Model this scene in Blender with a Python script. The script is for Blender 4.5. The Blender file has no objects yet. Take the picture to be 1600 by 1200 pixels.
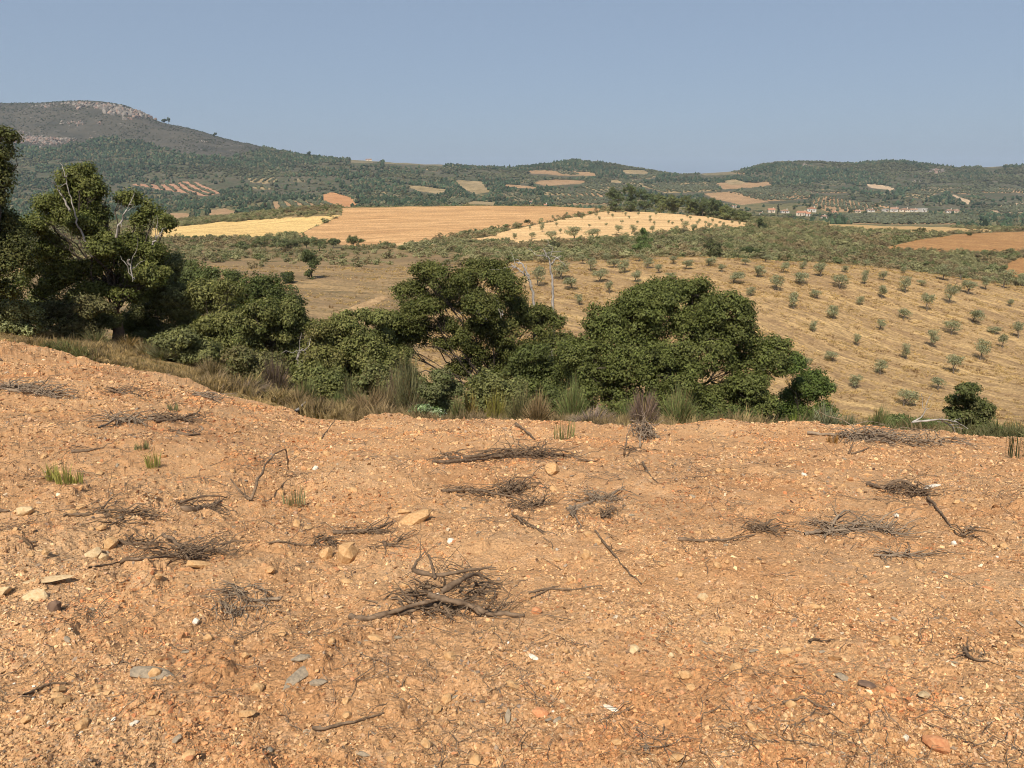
import bpy, bmesh, math, random
import numpy as np
from mathutils import Vector, Matrix

# ------------------------------------------------------------------ camera, light, exposure
SC = bpy.context.scene
COL = SC.collection
F = 1200.0                      # focal length in photo pixels (1600 wide)
HORIZON = 290.0                 # photo row of the eye level
TH = math.atan((600 - HORIZON) / F)
CT, ST = math.cos(TH), math.sin(TH)

cam_d = bpy.data.cameras.new('camera')
cam_d.sensor_width = 36.0
cam_d.lens = 36.0 * F / 1600.0
cam_d.clip_start = 0.05
cam_d.clip_end = 20000
cam = bpy.data.objects.new('camera', cam_d)
COL.objects.link(cam)
cam.location = (0, 0, 0)
cam.rotation_euler = (math.pi / 2 - TH, 0, 0)
SC.camera = cam

SUN_EL, SUN_AZ = math.radians(50), math.radians(180 + 18)     # azimuth from +Y towards +X
world = bpy.data.worlds.new('World'); SC.world = world; world.use_nodes = True
wn = world.node_tree.nodes; wl = world.node_tree.links
wn.clear()
sky = wn.new('ShaderNodeTexSky'); sky.sky_type = 'NISHITA'; sky.sun_disc = False
sky.sun_elevation = SUN_EL; sky.sun_rotation = SUN_AZ
sky.altitude = 500; sky.air_density = 0.85; sky.dust_density = 3.0; sky.ozone_density = 1.2
bg = wn.new('ShaderNodeBackground'); bg.inputs['Strength'].default_value = 0.092
wo = wn.new('ShaderNodeOutputWorld')
veil = wn.new('ShaderNodeMix'); veil.data_type = 'RGBA'; veil.inputs[0].default_value = 0.65      # even high haze all over the sky
veil.inputs[7].default_value = (2.65, 3.36, 4.38, 1)
wl.new(sky.outputs[0], veil.inputs[6]); wl.new(veil.outputs[2], bg.inputs[0]); wl.new(bg.outputs[0], wo.inputs[0])

sun_d = bpy.data.lights.new('sun', 'SUN')
sun_d.energy = 4.75; sun_d.angle = math.radians(0.53); sun_d.color = (1.0, 0.92, 0.79)
sun = bpy.data.objects.new('sun', sun_d); COL.objects.link(sun)
sdir = Vector((math.sin(SUN_AZ) * math.cos(SUN_EL), math.cos(SUN_AZ) * math.cos(SUN_EL), math.sin(SUN_EL)))
sun.rotation_euler = (-sdir).to_track_quat('-Z', 'Y').to_euler()
sun.location = (0, 0, 50)

SC.view_settings.view_transform = 'Standard'
SC.view_settings.look = 'None'
SC.view_settings.exposure = 0.36
SC.view_settings.gamma = 1.0
SC.view_settings.use_curve_mapping = False
SC.render.engine = 'CYCLES'
SC.cycles.use_adaptive_sampling = True
SC.cycles.adaptive_threshold = 0.02
SC.cycles.max_bounces = 4
SC.cycles.diffuse_bounces = 2
SC.cycles.transmission_bounces = 3
SC.cycles.transparent_max_bounces = 4
SC.cycles.volume_bounces = 0
SC.cycles.filter_width = 1.0
SC.cycles.use_denoising = True
try:
    SC.cycles.denoiser = 'OPENIMAGEDENOISE'
    SC.cycles.denoising_input_passes = 'RGB_ALBEDO_NORMAL'
    SC.cycles.denoising_prefilter = 'FAST'
except Exception:
    pass

# ------------------------------------------------------------------ helpers
def tag(o, label=None, cat=None, group=None, kind=None):
    if label: o['label'] = label
    if cat: o['category'] = cat
    if group: o['group'] = group
    if kind: o['kind'] = kind
    return o

def pt(py):
    b = (600.0 - np.asarray(py, float)) / F
    den = CT + b * ST
    return (b * CT - ST) / den, den

def s_of(px, py):
    return (px - 800.0) / F / pt(py)[1]

def at(px, py, y):
    """The point that the photo shows at (px, py), y metres out."""
    t, den = pt(py)
    return np.array([(px - 800.0) / F / den * y, y, t * y])

def pix(x, y, z):
    """Design coordinates (photo pixel) of points."""
    f = y * CT - z * ST
    u = y * ST + z * CT
    return 800 + F * x / f, 600 - F * u / f

def mk_mesh(name, V, F4=None, F3=None, col=None, smooth=False):
    V = np.asarray(V, np.float32)
    me = bpy.data.meshes.new(name)
    me.vertices.add(len(V)); me.vertices.foreach_set('co', V.ravel())
    parts, sizes = [], []
    if F4 is not None and len(F4):
        F4 = np.asarray(F4, np.int32); parts.append(F4.ravel()); sizes.append(np.full(len(F4), 4, np.int32))
    if F3 is not None and len(F3):
        F3 = np.asarray(F3, np.int32); parts.append(F3.ravel()); sizes.append(np.full(len(F3), 3, np.int32))
    if parts:
        L = np.concatenate(parts); S = np.concatenate(sizes)
        me.loops.add(len(L)); me.loops.foreach_set('vertex_index', L)
        me.polygons.add(len(S))
        st = np.zeros(len(S), np.int32); st[1:] = np.cumsum(S)[:-1]
        me.polygons.foreach_set('loop_start', st)
        me.polygons.foreach_set('loop_total', S)
        me.polygons.foreach_set('use_smooth', np.full(len(S), bool(smooth)))
    if col is not None:
        a = me.attributes.new('col', 'FLOAT_COLOR', 'POINT')
        c = np.ones((len(V), 4), np.float32); c[:, :3] = col
        a.data.foreach_set('color', c.ravel())
    me.update(calc_edges=True)
    return me

def obj(name, me, mat=None, parent=None, loc=None):
    o = bpy.data.objects.new(name, me)
    COL.objects.link(o)
    if mat is not None and me is not None:
        if len(me.materials) == 0: me.materials.append(mat)
        elif me.materials[0] is not mat:
            o.material_slots[0].link = 'OBJECT'; o.material_slots[0].material = mat
    if parent is not None: o.parent = parent
    if loc is not None: o.location = loc
    return o

def empty(name, loc):
    o = bpy.data.objects.new(name, None); COL.objects.link(o)
    o.location = loc; o.empty_display_size = 0.2
    return o

class Tubes:
    """Collects tapered tubes into one mesh."""
    def __init__(self): self.V = []; self.Q = []; self.n = 0
    def add(self, P, R, sides=5):
        P = np.asarray(P, float); R = np.broadcast_to(np.asarray(R, float), (len(P),))
        T = np.gradient(P, axis=0); T /= np.linalg.norm(T, axis=1, keepdims=True) + 1e-9
        up = np.array([0.31, 0.17, 0.93])
        U = np.cross(T, up); n = np.linalg.norm(U, axis=1, keepdims=True)
        U = np.where(n < 0.1, np.array([[1.0, 0, 0]]), U / (n + 1e-9))
        W = np.cross(T, U)
        a = np.arange(sides) / sides * 2 * math.pi
        ring = P[:, None, :] + R[:, None, None] * (np.cos(a)[None, :, None] * U[:, None, :] + np.sin(a)[None, :, None] * W[:, None, :])
        m = len(P)
        self.V.append(ring.reshape(-1, 3))
        i = np.arange(m - 1)[:, None] * sides; j = np.arange(sides)[None, :]; j2 = (j + 1) % sides
        q = np.stack([i + j, i + j2, i + sides + j2, i + sides + j], -1).reshape(-1, 4) + self.n
        self.Q.append(q); self.n += m * sides
    def mesh(self, name, smooth=True):
        return mk_mesh(name, np.concatenate(self.V), F4=np.concatenate(self.Q), smooth=smooth)

def wiggle(rng, a, b, n, amp, sag=0.0):
    t = np.linspace(0, 1, n)[:, None]
    a = np.asarray(a, float); b = np.asarray(b, float)
    P = a + (b - a) * t
    L = np.linalg.norm(b - a)
    w = rng.normal(0, 1, (n, 3)); w = np.cumsum(w, 0); w -= w[0] + (w[-1] - w[0]) * t
    P = P + w * amp * L / max(1, n ** 0.5)
    P[:, 2] += sag * L * (4 * t * (1 - t))[:, 0]
    return P

# ---- noise (vectorised)
def _h(i, j, seed):
    i = i.astype(np.int64); j = j.astype(np.int64)
    n = (i * 374761393 + j * 668265263 + seed * 1442695041) & 0xFFFFFFFF
    n = ((n ^ (n >> 13)) * 1274126177) & 0xFFFFFFFF
    n = ((n ^ (n >> 16)) * 2246822519) & 0xFFFFFFFF
    return ((n ^ (n >> 15)) & 0xFFFFFF) / float(0xFFFFFF)

def vnoise(x, y, seed=0):
    i = np.floor(x); j = np.floor(y); u = x - i; v = y - j
    u = u * u * u * (u * (u * 6 - 15) + 10); v = v * v * v * (v * (v * 6 - 15) + 10)
    a = _h(i, j, seed); b = _h(i + 1, j, seed); c = _h(i, j + 1, seed); d = _h(i + 1, j + 1, seed)
    return (a * (1 - u) + b * u) * (1 - v) + (c * (1 - u) + d * u) * v * 1.0

def fbm(x, y, seed=0, oct=4, gain=0.5):
    r = 0; a = 1.0; tot = 0
    for k in range(oct):
        r = r + a * (vnoise(x * 2 ** k + 17.3 * k, y * 2 ** k - 9.1 * k, seed + k) - 0.5)
        tot += a; a *= gain
    return r / tot * 2

def domes(x, y, L, seed, rmin=0.25, rmax=0.75, keep=0.6, sharp=0.6):
    """Lumps with faceted, tilted tops, on a jittered grid of cell size L; height in units of L."""
    X = x / L; Y = y / L
    i0 = np.floor(X); j0 = np.floor(Y)
    best = np.zeros_like(X)
    for di in (-1, 0, 1):
        for dj in (-1, 0, 1):
            i = i0 + di; j = j0 + dj
            cx = i + _h(i, j, seed); cy = j + _h(i, j, seed + 11)
            r = rmin + (rmax - rmin) * _h(i, j, seed + 23) ** 1.7
            k = _h(i, j, seed + 37) < keep
            an = _h(i, j, seed + 41) * math.pi
            dx = X - cx; dy = Y - cy
            ca, sa = np.cos(an), np.sin(an)
            ex = (dx * ca + dy * sa); ey = (-dx * sa + dy * ca) * (1.0 + 0.9 * _h(i, j, seed + 43))
            d = (0.5 * np.maximum(np.abs(ex), np.abs(ey)) + 0.5 * np.hypot(ex, ey)) / r
            tilt = (ex * (_h(i, j, seed + 47) - 0.5) + ey * (_h(i, j, seed + 53) - 0.5)) / r
            hgt = np.clip(1 - d * d, 0, 1) ** sharp * r * (0.45 + 0.5 * _h(i, j, seed + 59)) * (1 + 0.9 * tilt)
            best = np.maximum(best, np.where(k, hgt, 0))
    return best

# ---- materials
def nmat(name):
    m = bpy.data.materials.new(name); m.use_nodes = True
    nt = m.node_tree; nt.nodes.clear()
    out = nt.nodes.new('ShaderNodeOutputMaterial')
    b = nt.nodes.new('ShaderNodeBsdfPrincipled')
    nt.links.new(b.outputs[0], out.inputs[0])
    b.inputs['Roughness'].default_value = 0.9
    b.inputs['Specular IOR Level'].default_value = 0.25
    return m, nt, b, out

def N(nt, typ, **kw):
    n = nt.nodes.new(typ)
    for k, v in kw.items():
        if k.startswith('in_'):
            key = k[3:].replace('_', ' ')
            n.inputs[key].default_value = v
        else: setattr(n, k, v)
    return n

def noise_n(nt, vec, scale, detail=4, rough=0.55, dist=0.0):
    n = N(nt, 'ShaderNodeTexNoise')
    n.inputs['Scale'].default_value = scale; n.inputs['Detail'].default_value = detail
    n.inputs['Roughness'].default_value = rough; n.inputs['Distortion'].default_value = dist
    if vec is not None: nt.links.new(vec, n.inputs['Vector'])
    return n.outputs['Fac']

def ramp_n(nt, fac, stops):
    r = N(nt, 'ShaderNodeValToRGB')
    e = r.color_ramp.elements
    while len(e) < len(stops): e.new(0.5)
    for k, (p, c) in enumerate(stops):
        e[k].position = p; e[k].color = (c[0], c[1], c[2], 1)
    nt.links.new(fac, r.inputs[0])
    return r.outputs[0]

def mix_n(nt, fac, a, b, blend='MIX'):
    m = N(nt, 'ShaderNodeMix', data_type='RGBA', blend_type=blend)
    def put(sock, v):
        if hasattr(v, 'is_output'): nt.links.new(v, sock)
        elif isinstance(v, (int, float)): sock.default_value = v
        else: sock.default_value = (v[0], v[1], v[2], 1)
    put(m.inputs[0], fac); put(m.inputs[6], a); put(m.inputs[7], b)
    return m.outputs[2]

def mapr_n(nt, v, a, b, c=0.0, d=1.0):
    m = N(nt, 'ShaderNodeMapRange')
    m.inputs[1].default_value = a; m.inputs[2].default_value = b; m.inputs[3].default_value = c; m.inputs[4].default_value = d
    nt.links.new(v, m.inputs[0]); return m.outputs[0]

def bump_n(nt, b, h, strength, dist, prev=None):
    n = N(nt, 'ShaderNodeBump'); n.inputs['Strength'].default_value = strength; n.inputs['Distance'].default_value = dist
    nt.links.new(h, n.inputs['Height'])
    if prev is not None: nt.links.new(prev, n.inputs['Normal'])
    nt.links.new(n.outputs[0], b.inputs['Normal'])
    return n.outputs[0]

def pos_n(nt, scale=None, rotz=0):
    g = N(nt, 'ShaderNodeNewGeometry').outputs['Position']
    if scale is None: return g
    r = N(nt, 'ShaderNodeMapping'); r.inputs['Rotation'].default_value = (0, 0, -rotz); nt.links.new(g, r.inputs['Vector'])
    m = N(nt, 'ShaderNodeMapping'); m.inputs['Scale'].default_value = scale
    nt.links.new(r.outputs[0], m.inputs['Vector']); return m.outputs[0]

def ground_mat(name, c1, c2, c3, s1, s2, s3, bump=0.0, stretch=None, rotz=0, mid=0.5):
    """Patches (s1), tufts (s2), grain (s3) of three soil or grass colours."""
    m, nt, b, o = nmat(name)
    p = pos_n(nt); ps = pos_n(nt, stretch, rotz) if stretch else p
    a = ramp_n(nt, noise_n(nt, ps, s1, 5, 0.6, 0.3), [(0.36, c1), (0.64, c2)])
    f = mapr_n(nt, noise_n(nt, ps, s2, 4, 0.65), 0.42, 0.66)
    a = mix_n(nt, f, a, c3)
    g = noise_n(nt, p, s3, 3, 0.7)
    v = ramp_n(nt, g, [(0.3, (0.62, 0.62, 0.62)), (0.7, (1.3, 1.3, 1.3))])
    a = mix_n(nt, 1.0, a, v, 'MULTIPLY')
    nt.links.new(a, b.inputs['Base Color'])
    b.inputs['Roughness'].default_value = 0.95; b.inputs['Specular IOR Level'].default_value = 0.092
    if bump: bump_n(nt, b, g, 0.8, bump)
    return m

def leaf_mat(name, trans=0.3, rough=0.5, attr='GEOMETRY', vary=0.25, spec=0.3):
    m, nt, b, out = nmat(name)
    a = N(nt, 'ShaderNodeAttribute', attribute_name='col', attribute_type=attr)
    inf = N(nt, 'ShaderNodeObjectInfo')
    v = mapr_n(nt, inf.outputs['Random'], 0, 1, 1 - vary, 1 + vary)
    c = N(nt, 'ShaderNodeVectorMath', operation='SCALE')
    nt.links.new(a.outputs['Color'], c.inputs[0]); nt.links.new(v, c.inputs['Scale'])
    nt.links.new(c.outputs[0], b.inputs['Base Color'])
    b.inputs['Roughness'].default_value = rough; b.inputs['Specular IOR Level'].default_value = spec
    t = N(nt, 'ShaderNodeBsdfTranslucent')
    tc = mix_n(nt, 1.0, c.outputs[0], (1.15, 1.3, 0.55), 'MULTIPLY')
    nt.links.new(tc, t.inputs[0])
    mx = N(nt, 'ShaderNodeMixShader'); mx.inputs[0].default_value = trans
    nt.links.new(b.outputs[0], mx.inputs[1]); nt.links.new(t.outputs[0], mx.inputs[2])
    nt.links.new(mx.outputs[0], out.inputs[0])
    return m

def tint_mat(name, rough=0.85, attr='INSTANCER', grain=40.0, spec=0.2, bump=0.003, lo=0.65, hi=1.3):
    m, nt, b, out = nmat(name)
    a = N(nt, 'ShaderNodeAttribute', attribute_name='col', attribute_type=attr)
    tc = N(nt, 'ShaderNodeTexCoord').outputs['Object']
    n = noise_n(nt, pos_n(nt), grain, 4, 0.65)
    v = ramp_n(nt, n, [(0.3, (lo,) * 3), (0.7, (hi,) * 3)])
    c = mix_n(nt, 1.0, a.outputs['Color'], v, 'MULTIPLY')
    nt.links.new(c, b.inputs['Base Color'])
    b.inputs['Roughness'].default_value = rough; b.inputs['Specular IOR Level'].default_value = spec
    if bump: bump_n(nt, b, n, 0.6, bump)
    return m

def plain_mat(name, c1, c2, scale, rough=0.85, spec=0.2, bump=0.0, stretch=None, objspace=False):
    m, nt, b, out = nmat(name)
    p = N(nt, 'ShaderNodeTexCoord').outputs['Object'] if objspace else pos_n(nt, stretch)
    n = noise_n(nt, p, scale, 5, 0.6)
    nt.links.new(ramp_n(nt, n, [(0.32, c1), (0.68, c2)]), b.inputs['Base Color'])
    b.inputs['Roughness'].default_value = rough; b.inputs['Specular IOR Level'].default_value = spec
    if bump: bump_n(nt, b, n, 0.7, bump)
    return m

# ---- scatter of what nobody could count: points + instances of shapes that are not things in the scene
def source_collection(name, meshes):
    c = bpy.data.collections.new(name)
    for k, me in enumerate(meshes):
        c.objects.link(bpy.data.objects.new(f'{name}_{k:02d}', me))
    return c

def scatter(name, label, pts, rot, scl, idx, col, coll):
    pts = np.asarray(pts, np.float32); n = len(pts)
    me = bpy.data.meshes.new(name)
    me.vertices.add(n); me.vertices.foreach_set('co', pts.ravel())
    def att(nm, typ, arr, key):
        a = me.attributes.new(nm, typ, 'POINT'); a.data.foreach_set(key, np.ascontiguousarray(arr).ravel())
    att('rot', 'FLOAT_VECTOR', np.asarray(rot, np.float32), 'vector')
    att('scl', 'FLOAT_VECTOR', np.asarray(scl, np.float32), 'vector')
    att('idx', 'INT', np.asarray(idx, np.int32), 'value')
    c4 = np.ones((n, 4), np.float32); c4[:, :3] = col
    att('col', 'FLOAT_COLOR', c4, 'color')
    o = obj(name, me)
    tag(o, label, None, None, 'stuff')
    ng = bpy.data.node_groups.new(name + '_nodes', 'GeometryNodeTree')
    ng.interface.new_socket('Geometry', in_out='INPUT', socket_type='NodeSocketGeometry')
    ng.interface.new_socket('Geometry', in_out='OUTPUT', socket_type='NodeSocketGeometry')
    gi = ng.nodes.new('NodeGroupInput'); go = ng.nodes.new('NodeGroupOutput')
    ip = ng.nodes.new('GeometryNodeInstanceOnPoints')
    ci = ng.nodes.new('GeometryNodeCollectionInfo')
    ci.inputs['Collection'].default_value = coll
    ci.inputs['Separate Children'].default_value = True
    ci.inputs['Reset Children'].default_value = True
    def na(nm, typ):
        x = ng.nodes.new('GeometryNodeInputNamedAttribute'); x.data_type = typ
        x.inputs['Name'].default_value = nm; return x.outputs['Attribute']
    L = ng.links
    L.new(gi.outputs[0], ip.inputs['Points']); L.new(ci.outputs[0], ip.inputs['Instance'])
    ip.inputs['Pick Instance'].default_value = True
    L.new(na('idx', 'INT'), ip.inputs['Instance Index'])
    e2r = ng.nodes.new('FunctionNodeEulerToRotation'); L.new(na('rot', 'FLOAT_VECTOR'), e2r.inputs[0])
    L.new(e2r.outputs[0], ip.inputs['Rotation']); L.new(na('scl', 'FLOAT_VECTOR'), ip.inputs['Scale'])
    L.new(ip.outputs[0], go.inputs[0])
    md = o.modifiers.new('scatter', 'NODES'); md.node_group = ng
    return o

# ------------------------------------------------------------------ terrain
def pchip(xk, yk, x):
    """Monotone cubic through (xk, yk); yk (K, M) for M columns at once, xk (K, M); x (R, M)."""
    h = np.diff(xk, axis=0); d = np.diff(yk, axis=0) / h
    m = np.zeros_like(yk)
    m[0] = d[0]; m[-1] = d[-1]
    a, b = d[:-1], d[1:]
    w1 = 2 * h[1:] + h[:-1]; w2 = h[1:] + 2 * h[:-1]
    with np.errstate(divide='ignore', invalid='ignore'):
        hm = (w1 + w2) / (w1 / a + w2 / b)
    m[1:-1] = np.where(a * b > 0, hm, 0)
    m = np.nan_to_num(m)
    out = np.empty_like(x)
    for c in range(x.shape[1]):
        xc = np.clip(x[:, c], xk[0, c], xk[-1, c])
        k = np.clip(np.searchsorted(xk[:, c], xc, side='right') - 1, 0, len(xk) - 2)
        hh = h[k, c]; t = (xc - xk[k, c]) / hh
        out[:, c] = ((2 * t ** 3 - 3 * t ** 2 + 1) * yk[k, c] + (t ** 3 - 2 * t ** 2 + t) * hh * m[k, c]
                     + (-2 * t ** 3 + 3 * t ** 2) * yk[k + 1, c] + (t ** 3 - t ** 2) * hh * m[k + 1, c])
    return out

def smooth_interp(x, xk, yk):
    xk = np.asarray(xk, float)[:, None]; yk = np.asarray(yk, float)[:, None]
    return pchip(xk, yk, np.clip(np.asarray(x, float).reshape(-1, 1), xk[0], xk[-1])).reshape(np.shape(x))

# the lip of the tilled plot: (photo column, photo row, metres out)
LIP = [(-400, 470, 24.0), (0, 530, 19.0), (200, 572, 17.0), (400, 625, 15.5), (480, 646, 14.6), (600, 651, 13.6),
       (900, 660, 12.5), (1200, 668, 11.8), (1600, 682, 11.0), (2100, 690, 10.3)]
LIP_S = np.array([s_of(p, q) for p, q, _ in LIP])
LIP_Y = np.array([y for _, _, y in LIP])
LIP_T = np.array([pt(q)[0] for _, q, _ in LIP])
LIP_G = -(LIP_T * LIP_Y + 1.6) / LIP_Y
def lip_y(s): return smooth_interp(s, LIP_S, LIP_Y)
_sf = np.linspace(LIP_S[0], LIP_S[-1], 600); _gf = smooth_interp(_sf, LIP_S, LIP_G)
_k = np.exp(-np.linspace(-2, 2, 81) ** 2); _gs = np.convolve(np.pad(_gf, 40, mode='edge'), _k / _k.sum(), 'valid')
def lip_g(s): return smooth_interp(s, LIP_S, LIP_G)
def lip_gs(s): return np.interp(s, _sf, _gs)

CP = [0, 250, 500, 800, 1100, 1350, 1600]
ROWS = [
    (24, [512, 548, 628, 690, 705, 705, 708]), (35, [520, 560, 622, 690, 742, 750, 750]),
    (50, [503, 535, 570, 640, 700, 712, 706]), (65, [480, 495, 525, 562, 622, 650, 655]),
    (80, [458, 465, 485, 500, 530, 565, 585]), (95, [440, 445, 455, 456, 462, 486, 516]),
    (108, [427, 427, 430, 424, 420, 434, 468]), (118, [420, 420, 420, 412, 403, 417, 449]),
    (135, [410, 408, 410, 402, 397, 421, 453]), (155, [401, 398, 399, 391, 387, 409, 441]),
    (180, [391, 386, 389, 378, 372, 392, 420]), (205, [383, 378, 378, 365, 362, 378, 399]),
    (235, [375, 368, 364, 350, 352, 368, 381]), (265, [368, 360, 349, 337, 345, 362, 371]),
    (290, [362, 354, 335, 327, 339, 358, 366]), (310, [358, 352, 326, 322, 336, 356, 362]),
    (350, [355, 350, 329, 327, 343, 354, 360]), (430, [348, 345, 329, 328, 346, 352, 357]),
    (560, [342, 340, 326, 326, 342, 350, 354]), (700, [334, 330, 318, 320, 334, 343, 346]),
    (820, [322, 320, 312, 315, 326, 334, 338]), (950, [305, 306, 301, 305, 316, 324, 328]),
    (1100, [280, 285, 283, 290, 300, 309, 311]), (1280, [242, 258, 266, 278, 288, 294, 296]),
    (1450, [195, 220, 251, 267, 276, 276, 277]),
]
RIDGE = [(-500, 175), (0, 160), (60, 160), (130, 157), (190, 163), (226, 179), (250, 189), (330, 210), (400, 228), (470, 243), (530, 250),
         (580, 252), (640, 255), (720, 259), (800, 262), (850, 256), (900, 252), (960, 257), (1030, 268), (1065, 274), (1110, 270),
         (1160, 265), (1200, 255), (1260, 252), (1330, 256), (1400, 252), (1460, 258), (1530, 262), (1600, 258), (2000, 262)]

def row_t(s, cp, vals):
    py = np.full_like(s, 400.0)
    for _ in range(4):
        px = 800 + F * s * pt(py)[1]
        py = smooth_interp(px, cp, vals)
    return pt(py)[0]

SMAX = 1.15
S_IN = np.linspace(-0.74, 0.74, 600)
SS = np.concatenate([np.linspace(-SMAX, -0.74, 60)[:-1], S_IN, np.linspace(0.74, SMAX, 60)[1:]])
NEAR_F = np.linspace(0, 1, 34)[:-1]
YR = np.concatenate([np.geomspace(24, 60, 46)[:-1], np.geomspace(60, 350, 270)[:-1], np.geomspace(350, 900, 70)[:-1],
                     np.geomspace(900, 1700, 120)[:-1], np.geomspace(1700, 7000, 14)])
lipc = lip_y(SS)
YY = np.concatenate([lipc[None, :] * (24.0 / lipc[None, :]) ** NEAR_F[:, None], np.repeat(YR[:, None], len(SS), 1)], 0)
kn_y = [lipc] + [np.full_like(SS, r[0]) for r in ROWS] + [np.full_like(SS, v) for v in (1650, 1950, 3000, 7100)]
rid = row_t(SS, [p for p, _ in RIDGE], [q for _, q in RIDGE])
kn_t = [-1.6 / lipc - lip_g(SS)] + [row_t(SS, CP, r[1]) for r in ROWS] + [rid, rid - 0.03, np.full_like(SS, -0.01), np.full_like(SS, -0.004)]
TT = pchip(np.log(np.array(kn_y)), np.array(kn_t), np.log(YY))
XX = SS[None, :] * YY
ZZ = TT * YY
# natural relief on top of the surveyed shape
far = np.clip((YY - 30) / 60, 0, 1)
ZZ += far * (0.0016 * YY) * fbm(XX / (8 + 0.035 * YY), YY / (8 + 0.035 * YY), 5, 4)
ZZ += (YY > 700) * np.clip((YY - 700) / 300, 0, 1) * 6.0 * fbm(XX / 90, YY / 90, 9, 5) * np.clip((1640 - YY) / 200 + 0.15, 0.15, 1)
ZZ += np.clip((YY - lipc[None, :]) / 3, 0, 1) * (YY < 120) * 0.12 * fbm(XX / 2.3, YY / 2.3, 3, 3)
ZZ[0] -= 0.12; ZZ[1] -= 0.10; ZZ[2] -= 0.06
NR, NC = YY.shape
NN = len(NEAR_F)

def ground_z(x, y):
    """Height of the terrain mesh (not the tilled plot)."""
    x = np.asarray(x, float); y = np.asarray(y, float)
    s = np.clip(x / y, -SMAX, SMAX)
    c = np.clip(np.interp(s, SS, np.arange(NC)), 0, NC - 1.001)
    ly = np.interp(s, SS, lipc)
    f = np.log(np.maximum(y, ly) / ly) / np.log(24.0 / ly)
    r1 = np.interp(f, np.append(NEAR_F, 1.0), np.arange(NN + 1))
    r2 = NN + np.interp(y, YR, np.arange(len(YR)))
    r = np.clip(np.where(y < 24, r1, r2), 0, NR - 1.001)
    i = r.astype(int); j = c.astype(int); u = r - i; v = c - j
    return (ZZ[i, j] * (1 - u) * (1 - v) + ZZ[i + 1, j] * u * (1 - v) + ZZ[i, j + 1] * (1 - u) * v + ZZ[i + 1, j + 1] * u * v)

def hit(px, py, y0, y1):
    """Where the line of sight through a photo pixel meets the terrain between y0 and y1."""
    ys = np.geomspace(y0, y1, 400)
    t, den = pt(py)
    s = (px - 800) / F / den
    d = t * ys - ground_z(s * ys, ys)
    k = np.where(d < 0)[0]
    k = int(k[0]) if len(k) else int(np.argmin(np.abs(d)))
    y = ys[k]
    return np.array([s * y, y, float(ground_z(s * y, y))])

# ---- which ground is what (outlines surveyed in the photograph, laid on the terrain)
def inside(px, py, poly):
    r = np.zeros(px.shape, bool); n = len(poly)
    for k in range(n):
        x1, y1 = poly[k]; x2, y2 = poly[(k + 1) % n]
        if y1 == y2: continue
        c = ((y1 > py) != (y2 > py)) & (px < (x2 - x1) * (py - y1) / (y2 - y1) + x1)
        r ^= c
    return r

ZONES = [   # name, label, material key, y range, outline
    ('wheat_field', 'pale yellow mown field on the low rise behind the oak', 'wheat', (150, 330), [(236, 358), (330, 349), (430, 341), (532, 336), (520, 342), (462, 367), (390, 375), (300, 374), (236, 372)]),
    ('ploughed_field', 'broad tan field on the crest of the rise', 'plough', (150, 330), [(535, 318), (955, 318), (940, 330), (862, 344), (800, 357), (700, 371), (620, 382), (560, 386), (470, 372), (464, 367), (522, 342), (535, 336)]),
    ('stubble_field', 'straw coloured stubble field with small olives', 'stubble', (150, 330), [(760, 371), (800, 359), (864, 345), (942, 331), (1010, 329), (1070, 334), (1175, 349), (1150, 360), (1050, 363), (960, 370), (880, 380), (800, 379), (700, 377), (600, 385), (598, 381), (700, 374)]),
    ('brown_field', 'rust brown field of dry grass at the right edge', 'brown', (160, 330), [(1372, 390), (1430, 376), (1500, 366), (1560, 362), (2200, 362), (2200, 397), (1560, 396), (1470, 394)]),
    ('grass_strip', 'pale dry strip above the scrub', 'strip', (180, 420), [(1290, 349), (1400, 351), (1560, 360), (1470, 367), (1380, 361), (1290, 357)]),
    ('dirt_track', 'sloping earth track below the fields', 'track', (40, 100), [(515, 490), (600, 461), (606, 466), (580, 480), (535, 500)]),
    ('bank_field', 'reddish bank with a track at the right edge', 'brown', (125, 200), [(1560, 430), (1580, 408), (1610, 400), (2200, 400), (2200, 440), (1590, 434)]),
]
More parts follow.
